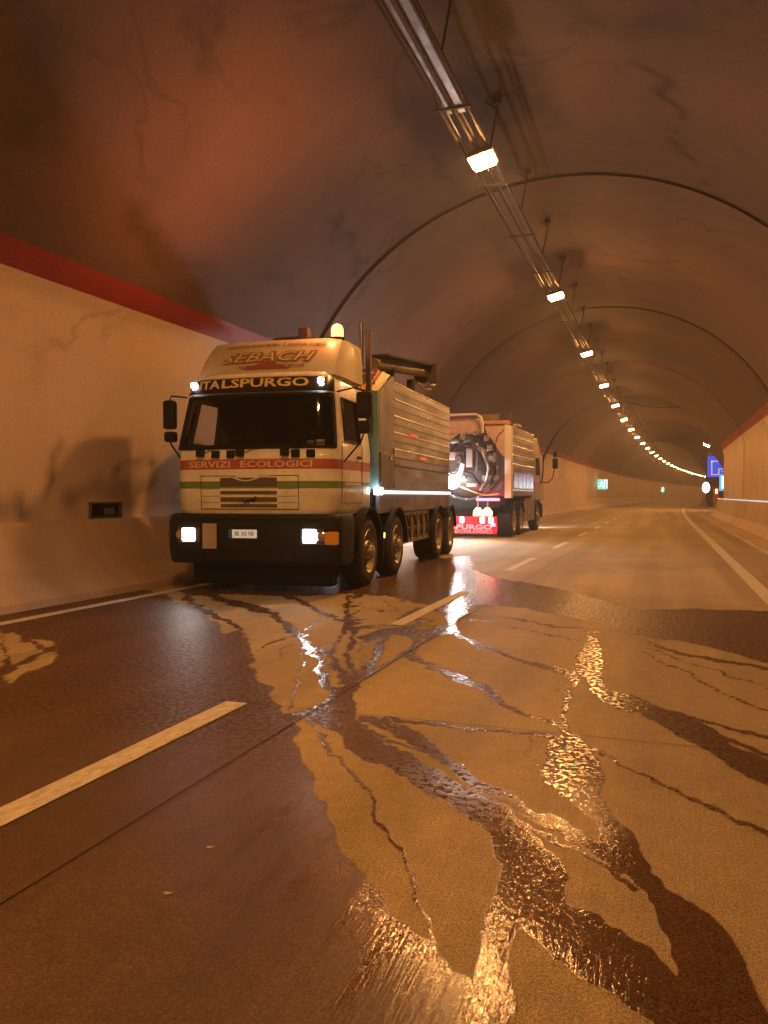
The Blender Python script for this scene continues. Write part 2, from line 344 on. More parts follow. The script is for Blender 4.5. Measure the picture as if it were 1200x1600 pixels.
def vnoise(x, y, seed=0):
    xi = np.floor(x).astype(np.int64); yi = np.floor(y).astype(np.int64); fx = x-xi; fy = y-yi
    fx = fx*fx*(3-2*fx); fy = fy*fy*(3-2*fy)
    def h(a, b):
        n = (a*374761393 + b*668265263 + seed*974711) & 0x7fffffff
        n = ((n ^ (n >> 13))*1274126177) & 0x7fffffff
        return ((n ^ (n >> 16)) & 0xffff)/65535.0
    return (h(xi,yi)*(1-fx)+h(xi+1,yi)*fx)*(1-fy) + (h(xi,yi+1)*(1-fx)+h(xi+1,yi+1)*fx)*fy
def stain_shadow_at(P):
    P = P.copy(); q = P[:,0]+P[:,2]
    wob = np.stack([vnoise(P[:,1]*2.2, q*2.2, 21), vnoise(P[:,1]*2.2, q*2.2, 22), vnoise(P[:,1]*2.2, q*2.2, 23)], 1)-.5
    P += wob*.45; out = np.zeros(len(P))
    for w_, s_, path in STAINS_SHADOWS:
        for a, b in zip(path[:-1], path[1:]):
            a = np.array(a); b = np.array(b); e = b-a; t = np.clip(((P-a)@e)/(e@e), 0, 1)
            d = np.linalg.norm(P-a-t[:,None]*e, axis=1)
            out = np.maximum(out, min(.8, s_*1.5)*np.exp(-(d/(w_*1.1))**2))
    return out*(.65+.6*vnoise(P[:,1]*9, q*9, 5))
import itertools
CONCS = itertools.cycle([M_CONC, M_CONC_PALE, M_CONC, M_CONC_MID])
def lining_segment(y0, y1, lay=False, name='lining_panel', extra=0.0, mats=None, step=6.0):
    fine = mats is None and -7.5 < y0 < 20
    if fine: step = .09
    k = max(1, int(round((y1-y0)/step))); ys = [y0+(y1-y0)*i/k for i in range(k+1)]
    nn = 170 if fine else 40
    rings = [profile(y, extra, lay, nn) for y in ys]
    n = len(rings[0]); mb = MB(); vs = [p for g in rings for p in g]; fs = []; ms = []
    if fine:   # more rows on the painted walls too
        rs2 = []
        for g in rings:
            r = []
            for j, p in enumerate(g[:-1]):
                q = g[j+1]; m_ = 4 if (j < 8 or j >= n-9) else 1
                r += [(p[0]+(q[0]-p[0])*u/m_, p[1], p[2]+(q[2]-p[2])*u/m_) for u in range(m_)]
            r.append(g[-1]); rs2.append(r)
        cls = []
        for j in range(n-1):
            jj = min(j, n-2-j); cls += [0 if jj < 8 else (1 if jj == 8 else 2)]*(4 if (j < 8 or j >= n-9) else 1)
        rings = rs2; n = len(rings[0]); vs = [p for g in rings for p in g]
        cX, cZ, rr_ = CXC, ZC, RAD
        vs = [(min(3.45, max(-7.55, CXC+(p[0]-CXC)*RAD/max(1e-6, math.hypot(p[0]-CXC, p[2]-ZC)))), p[1], ZC+(p[2]-ZC)*RAD/max(1e-6, math.hypot(p[0]-CXC, p[2]-ZC))) for p in vs]
    for i in range(k):
        for j in range(n-1):
            fs.append((i*n+j, i*n+j+1, (i+1)*n+j+1, (i+1)*n+j))
            if fine: ms.append(cls[j]); continue
            jj = min(j, n-2-j)
            ms.append(0 if jj < 8 else (1 if jj == 8 else 2))
    mb.add(vs, fs); mb.m = ms if mats is None else [0]*len(ms)
    o = mb.build(name, mats or [M_WHITE, M_RED, next(CONCS)], lining, smooth=True, recalc=False)
    if fine:
        at = o.data.attributes.new('stain_shadow', 'FLOAT', 'POINT'); at.data.foreach_set('value', stain_shadow_at(np.array(vs)).tolist())
    return o
joints = [-42.3, -30.6, -18.9, -7.2, 4.5, 16.2, 27.9, 39.6, LAY0]
for a, b in zip(joints[:-1], joints[1:]):
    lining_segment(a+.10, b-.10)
for k in range(4):
    a = LAY0 + (LAY1-LAY0)*k/4; b = LAY0 + (LAY1-LAY0)*(k+1)/4
    lining_segment(a+.03, b-.03, lay=True)
y = LAY1
while y < 330:
    lining_segment(y+.05, y+11.7-.05); y += 11.7
lining_segment(y, 520)
lining_segment(-42.3, LAY0-.01, name='joint_backing', extra=.05, mats=[M_DARKBACK])
lining_segment(LAY0+.01, LAY1-.01, lay=True, name='joint_backing', extra=.05, mats=[M_DARKBACK])
lining_segment(LAY1+.01, 520, name='joint_backing', extra=.05, mats=[M_DARKBACK])
# end faces of the lay-by: ring walls between the two bores
for yy, nm in ((LAY0, 'end_wall'), (LAY1, 'end_wall')):
    a = profile(yy, -.002); b = profile(yy, .2, lay=True); mb = MB()
    a = [(a[0][0]-.4, yy, 0)] + a + [(a[-1][0]+.35, yy, 0)]; b = [(b[0][0]-.5, yy, 0)] + b + [(b[-1][0]+.3, yy, 0)]
    t = .25 if yy == LAY1 else -.25
    for sgn in (0,):
        mb.loft([[(p[0],p[1]-t*.0,p[2]) for p in b], a], closed=False)
    mb.build(nm, M_CONC, lining)
mb = MB(); mb.box(-60, 100, 520, 520.5, -1, 30); mb.box(-15, 12, -43, -42.4, -1, 12)
mb.build('closing_wall', M_CONC, lining)

# ---- road
def strip(x0, x1, ys, z, mb=None, z1=None):
    mb = mb or MB(); vs = []; fs = []
    for y in ys: vs += [(x0+cx(y), y, z), (x1+cx(y), y, z if z1 is None else z1)]
    for i in range(len(ys)-1): fs.append((2*i, 2*i+1, 2*i+3, 2*i+2))
    return mb.add(vs, fs)
def yrange(a, b, st): k = max(1, int(math.ceil((b-a)/st))); return [a+(b-a)*i/k for i in range(k+1)]
ys_far = yrange(-42.3, 40, 20) + yrange(46, 520, 8)
road = strip(-9.5, 8.5, ys_far, 0).build('road', M_ROAD, kind='structure', recalc=False)
# lane dashes 2.9 m long, 6.1 m apart
DX = -2.51
ya = -17.0 + .17
dash = None; nd = 0
y = 1.45 - 6.12*5
while y < 200:
    mb = strip(DX-.075, DX+.075, yrange(y, y+2.95, 1.0), .007)
    o = mb.build('lane_dash', M_LINE, road, recalc=False); y += 6.12
strip(-6.37, -6.21, ys_far, .007).build('edge_line', M_LINE, road, recalc=False)
strip(1.17, 1.37, ys_far, .007).build('edge_line', M_LINE, road, recalc=False)
strip(-1.981, -1.973, yrange(-20, 60, 10), .0065).build('joint_seam', M_JOINT, road, recalc=False)
for yy in (4.42, 27.2, 38.6, 50.0):
    mb = MB(); mb.add([(-6.7,yy,.0055),(2.6,yy-.03,.0055),(2.6,yy-.024,.0055),(-6.7,yy+.006,.0055)], [(0,1,2,3)])
    mb.build('joint_seam', M_JOINT, road, recalc=False)
# drain covers / repair patches set in the slab
def patch(x, y, w_, l_, a):
    c, s_ = math.cos(a), math.sin(a); P = [(-w_,-l_),(w_,-l_),(w_*.9,l_),(-w_*1.05,l_*.9)]
    MB().add([(x+p*c-q*s_, y+p*s_+q*c, .0035) for p,q in P], [(0,1,2,3)]).build('repair_patch', M_PATCH, road, recalc=False)
M_PATCH = mat('repair_mortar', (.35,.30,.19), .85, var=.3, vscale=5, bump=.5, bscale=60)

# ---- redirecting kerb walls (splayed foot, upright face, ledge)
def kerb_wall(name, prof, ys, m, label):
    mb = MB(); rings = []
    prof = prof + [(prof[-1][0], 0)]
    for y in ys: rings.append([(px+cx(y), y, pz) for px, pz in prof])
    mb.loft(rings, closed=False, cap0=True, cap1=True)
    return mb.build(name, m, smooth=False)
ysb = yrange(-42.3, 40, 10) + yrange(46, 520, 8)
o = kerb_wall('barrier_wall', [(-6.78,0),(-6.80,.08),(-7.10,.32),(-7.47,.95),(-7.50,.97),(-7.60,.975)], ysb, M_BASE, '')
tag(o, 'low splayed concrete barrier along the foot of the left wall', 'barrier')
ysr = yrange(-42.3, 40, 10) + yrange(46, LAY0, 4)
PR = [(2.68,0),(2.70,.1),(2.98,.36),(3.14,1.06),(3.18,1.09),(3.9,1.10)]
o = kerb_wall('barrier_wall', PR, ysr, M_BASE, '')
tag(o, 'low concrete barrier with reflectors along the foot of the right wall', 'barrier')
o = kerb_wall('barrier_wall', [(5.05,0),(5.07,.1),(5.3,.36),(5.45,1.06),(5.5,1.09),(6.2,1.10)], yrange(LAY0+.1, LAY1-.1, 6), M_BASE, '')
tag(o, 'far concrete barrier set back in the lay-by on the right', 'barrier')
o = kerb_wall('barrier_wall', PR, yrange(LAY1+.1, 520, 8), M_BASE, '')
tag(o, 'farthest right barrier beyond the lay-by where the tunnel bends', 'barrier')
# walkway kerb on the right
mb = MB(); rings = [[(2.16+cx(y), y, 0), (2.18+cx(y), y, .05), (2.69+cx(y), y, .06)] for y in ysr]
mb.loft(rings, closed=False); mb.build('kerb', M_BASE, road)

# reflector line along the right barrier
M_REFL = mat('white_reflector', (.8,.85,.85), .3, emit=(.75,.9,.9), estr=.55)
mb = MB(); y = 6.0
while y < 53:
    X = 3.125; mb.box(X-.03+cx(y), X+.0+cx(y), y, y+.16, 1.075, 1.125); y += .3
o = mb.build('reflector_strip', M_REFL, kind='stuff'); tag(o, 'broken white reflector line along the top of the right barrier', 'reflector strip')
mb = MB(); y = 60.
while y < 99.5:
    mb.box(5.40+cx(y), 5.45+cx(y), y, y+.35, 1.1, 1.2); y += .6
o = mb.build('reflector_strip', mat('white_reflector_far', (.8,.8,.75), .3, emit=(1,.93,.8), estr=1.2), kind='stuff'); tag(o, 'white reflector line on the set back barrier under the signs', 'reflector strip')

# ---- niche in the left wall
n_ = empty('wall_niche', (-7.71, 9.5, 1.09), label='small dark open niche in the left wall beside the nearer truck', cat='niche')
mb = MB()
mb.box(-.03,.20,-.34,.34,.09,.115); mb.box(-.03,.20,-.34,.34,-.115,-.09); mb.box(-.03,.20,-.34,-.315,-.09,.09); mb.box(-.03,.20,.315,.34,-.09,.09)
mb.build('frame', mat('niche_frame', (.09,.065,.045), .8, var=.4, vscale=20), n_)
MB().box(-.02,.16,-.315,.315,-.09,.09).build('opening', mat('niche_dark', (.012,.010,.008), .9), n_)
MB().box(.162,.182,-.03,.2,-.07,.03).build('door_flap', mat('niche_flap', (.12,.08,.05), .7, var=.5, vscale=12), n_, bevel=.01)

# ---- cable tray and lamps overhead
LX, LZ = -2.76, 6.66; TX = -2.86
tray = empty('cable_tray', (0,0,0), label='long cable tray of three dark rails hung along the tunnel crown', cat='cable tray')
for off in (-.21, 0.0, .21):
    MB().tube([(TX+off+cx(y), y, LZ+.17) for y in yrange(-10,40,10)+yrange(46,200,8)], .022, 6).build('rail', M_RUST, tray)
for off in (-.16, .05, .17):
    MB().tube([(TX+off+cx(y)+.012*math.sin(y*1.3), y, LZ+.21+.012*math.sin(y*2.1+off*9)) for y in yrange(-10,40,1.2)+yrange(42,160,6)], .016, 5).build('cable', mat('cable_sheath', (.03,.025,.025), .5), tray)
MB().box(TX+.05, TX+.15, -4, 11.35, LZ+.15, LZ+.16).build('cover_plate', M_GALV, tray)
MB().box(TX-.10, TX-.05, -4, 11.35, LZ+.15, LZ+.16).build('cover_plate', M_GALV, tray)
y = 0.9; first = None
while y < 120:
    zc_ = ZC + math.sqrt(RAD**2-(LX+.33-CXC)**2) if y < LAY0 or y > LAY1 else 8.05
    h = MB(); X = TX+cx(y)
    h.tube([(X+.22, y, LZ+.17), (X+.33, y+.02, zc_-.16), (X+.33, y+.02, zc_+.02)], .016, 6)
    h.cyl((X+.33, y+.02, zc_-.10), (X+.33, y+.02, zc_+.03), .07, 8)
    h.tube([(X+.33, y+.02, zc_-.17), (X+.12, y+.02, zc_-.02)], .012, 5)
    h.build('hanger', M_RUST, tray)
    h = MB(); h.box(X-.27, X+.27, y+1.4, y+1.45, LZ+.13, LZ+.148); h.build('cross_bar', M_RUST, tray)
    y += 2.95

def make_lamp(far=False):
    t = empty('tunnel_lamp')
    mb = MB()   # shallow hood above a glass trough, hung from the tray
    mb.loft([[(-.21,-.24,.0),(.21,-.24,.0),(.21,.24,.0),(-.21,.24,.0)],
             [(-.22,-.25,.03),(.22,-.25,.03),(.22,.25,.03),(-.22,.25,.03)],
             [(-.17,-.20,.11),(.17,-.20,.11),(.17,.20,.11),(-.17,.20,.11)]], cap0=True, cap1=True)
    mb.box(-.19,-.15,-.02,.02,.10,.17); mb.box(.15,.19,-.02,.02,.10,.17)
    mb.build('housing', M_HOUS, t)
    g = MB(); g.loft([[(-.19,-.22,-.002),(.19,-.22,-.002),(.19,.22,-.002),(-.19,.22,-.002)],
                      [(-.165,-.205,-.055),(.165,-.205,-.055),(.165,.205,-.055),(-.165,.205,-.055)]], cap0=False, cap1=True)
    g.build('glass', M_LAMPFAR if far else M_LAMP, t)
    return t
ORD = ['nearest', 'second', 'third', 'fourth', 'fifth', 'sixth', 'seventh', 'eighth', 'ninth', 'tenth']
ORD2 = ['first','second','third','fourth','fifth','sixth','seventh','eighth','ninth','tenth','eleventh','twelfth','thirteenth','fourteenth','fifteenth','sixteenth','seventeenth','eighteenth','nineteenth','twentieth','twenty-first','twenty-second','twenty-third','twenty-fourth','twenty-fifth','twenty-sixth']
near = make_lamp(); farp = None
ks = list(range(-4, 31))
for k in ks:
    y = 12.7 + 9.25*k
    if y > LAY0: y -= .0
    if k >= 9 and farp is None: farp = make_lamp(True)
    src = near if k < 9 else farp
    if k == -4: o = near
    elif k == 9: o = farp
    else: o = copy_tree(src)
    o.location = (LX+cx(y), y, LZ)
    o.rotation_euler = (0, R(-13), -math.atan(2*max(0,y-40)/3000))
    grp = 'tunnel lamps hung along the crown'
    if k < 0: lb = 'sodium lamp on the crown overhead, %s behind the first lamp in view' % ['one','two','three','four'][-k-1]
    elif k < 9: lb = 'lit sodium lamp on the crown, %s from the camera' % ORD[k] if k else 'biggest lit sodium lamp, nearest on the crown above the trucks'
    else: lb = 'tiny lit lamp of the far bending row, %s from its near end' % ORD2[k-9]
    tag(o, lb, 'lamp', grp)
# a lone lamp high on the right in the lay-by
o = copy_tree(farp); o.location = (3.5, 74.0, 5.62); o.rotation_euler = (0, R(25), 0); o.scale = (1.3,1.3,1.3)
tag(o, 'lone lit lamp high on the right above the blue sign', 'lamp')

# thin drooping wire across the vault
o = MB().tube([(-2.3+cx(60), 58, 7.7), (-1.0, 58, 7.35), (.8, 58, 7.3), (2.0, 58, 7.35)], .03, 5).build('overhead_pipe', M_RUST)
MB().tube([(.4, 58, 7.32), (.4, 58, 8.05)], .03, 5).build('hanger', M_RUST, o)
tag(o, 'thin dark pipe crossing the vault above the lay-by', 'pipe')

# ---- signs
M_GREEN = glow('green_lit_face', (.03,.75,.42), 1.6); M_GW = glow('white_lit_mark', (.8,1,.95), 3.0)
M_SIGNBOX = mat('sign_case', (.10,.12,.11), .5)
def exit_sign(x, y, z, s, label, dim=1):
    t = empty('exit_sign', (x, y, z), 0, label, 'sign', 'green lit escape signs on the left wall')
    MB().box(-.5*s,.5*s,-.02,.1,-.5*s,.5*s).build('case', M_SIGNBOX, t)
    MB().box(-.47*s,.47*s,-.03,-.021,-.47*s,.47*s).build('face', M_GREEN, t)
    g = MB()      # running figure and doorway
    g.cyl((-.05*s,-.036,.27*s),(-.05*s,-.031,.27*s),.07*s,10)
    def limb(a, b, w_):
        a = Vector((a[0]*s,0,a[1]*s)); b = Vector((b[0]*s,0,b[1]*s)); d = (b-a).normalized(); n = Vector((-d.z,0,d.x))*w_*s
        g.add([(p.x,-.034,p.z) for p in (a+n,b+n,b-n,a-n)], [(0,1,2,3)])
    limb((-.08,.2),(-.12,-.08),.055); limb((-.1,-.06),(.08,-.2),.04); limb((.08,-.2),(.02,-.36),.035); limb((-.12,-.08),(-.24,-.22),.04)
    limb((-.24,-.22),(-.38,-.2),.03); limb((-.08,.18),(.1,.06),.03); limb((-.1,.18),(-.26,.06),.03)
    limb((.2,-.38),(.2,.38),.02); limb((.2,.38),(.42,.38),.02); limb((.42,.38),(.42,-.38),.02)
    g.build('pictogram', M_GW, t)
    return t
exit_sign(-6.25, 90, 2.5, 1.15, 'nearest green lit running man sign on the left wall')
exit_sign(-.35, 187, 2.55, 1.2, 'small far green lit sign on the left wall at the bend')
exit_sign(6.6, 250, 2.55, 1.2, 'farthest green lit sign, a tiny dot left of the bright lamp glare')

M_BLUE = mat('blue_sign_sheet', (.02,.05,.36), .35, emit=(.02,.06,.55), estr=1.4)
M_BLUEW = mat('white_sign_sheet', (.75,.75,.78), .4, emit=(.6,.6,.75), estr=.8)
t = empty('direction_sign', (6.05, 97.5, 0), 0, 'tall blue direction sign with pale lines at the end of the lay-by', 'sign')
MB().box(-1.35,1.35,-.03,.03,3.35,5.75).build('board', M_BLUE, t)
m_ = MB(); m_.box(-.95,-.83,-.045,-.031,3.7,5.2); m_.box(-.95,.5,-.045,-.031,5.08,5.2); m_.box(-.95,-.2,-.045,-.031,3.58,3.7)
m_.box(-.2,-.08,-.045,-.031,3.58,4.2); m_.box(-.2,1.1,-.045,-.031,4.2,4.32); m_.box(.1,1.1,-.045,-.031,3.95,4.03)
m_.build('route_lines', M_BLUEW, t)
MB().box(-1.35,1.35,-.04,.03,5.75,6.15).build('top_panel', mat('grey_sign_sheet', (.22,.27,.33), .5), t)
for s in (-.8,.8): MB().cyl((s,.08,0),(s,.08,6.1),.05,8).build('post', M_GALV, t)
t = empty('emergency_sign', (6.35, 92.0, 0), 0, 'bright lit blue and white emergency board below the blue sign', 'sign')
MB().box(-.75,.75,-.03,.2,1.75,3.55).build('case', M_SIGNBOX, t)
MB().box(-.72,.72,-.05,-.031,1.78,3.52).build('face', glow('cyan_lit_face', (.02,.42,.75), 1.6), t)
MB().add([(-.5,-.056,2.1),(.0,-.056,1.95),(.62,-.056,2.35),(.3,-.056,2.65),(.62,-.056,2.95),(.2,-.056,3.35),(-.5,-.056,3.3)], [(0,1,2,3,4,5,6)]).build('arrow', glow('white_lit_face', (.85,.97,1), 5), t)
for s in (-.5,.5): MB().cyl((s,.1,0),(s,.1,1.8),.05,8).build('post', M_GALV, t)
t = empty('lamp_glare', (4.15, 88.5, 2.1), 0, 'bright white oval lamp glare left of the emergency board', 'sign')  # glare of a lamp, shaped as a lit disc on a post
g = MB(); g.lathe([(-.06,.001),(-.06,.40),(-.03,.46),(.08,.46),(.08,.001)], 'y', n=24); g.build('case', M_SIGNBOX, t)  # no real sign case, part of the disc that stands for the lamp glare
g = MB(); g.lathe([(-.075,.001),(-.075,.41),(-.062,.42)], 'y', n=24); g.build('face', glow('warm_white_lit', (1,.93,.82), 9), t); t.scale = (.85,1,1.3)
MB().cyl((0,.02,-1.6),(0,.02,-.3),.04,8).build('post', M_GALV, t)
t = empty('call_column', (5.25, 90.5, 0), 0, 'small orange emergency column between the lamp glare and the lit board', 'call box')
MB().box(-.28,.28,-.2,.2,0,2.1).build('cabinet', mat('orange_cabinet', (.55,.16,.03), .5, var=.2), t, bevel=.03)
MB().box(-.1,.1,-.24,-.2,1.5,1.95).build('lamp', glow('amber_lit', (1,.62,.15), 5), t)
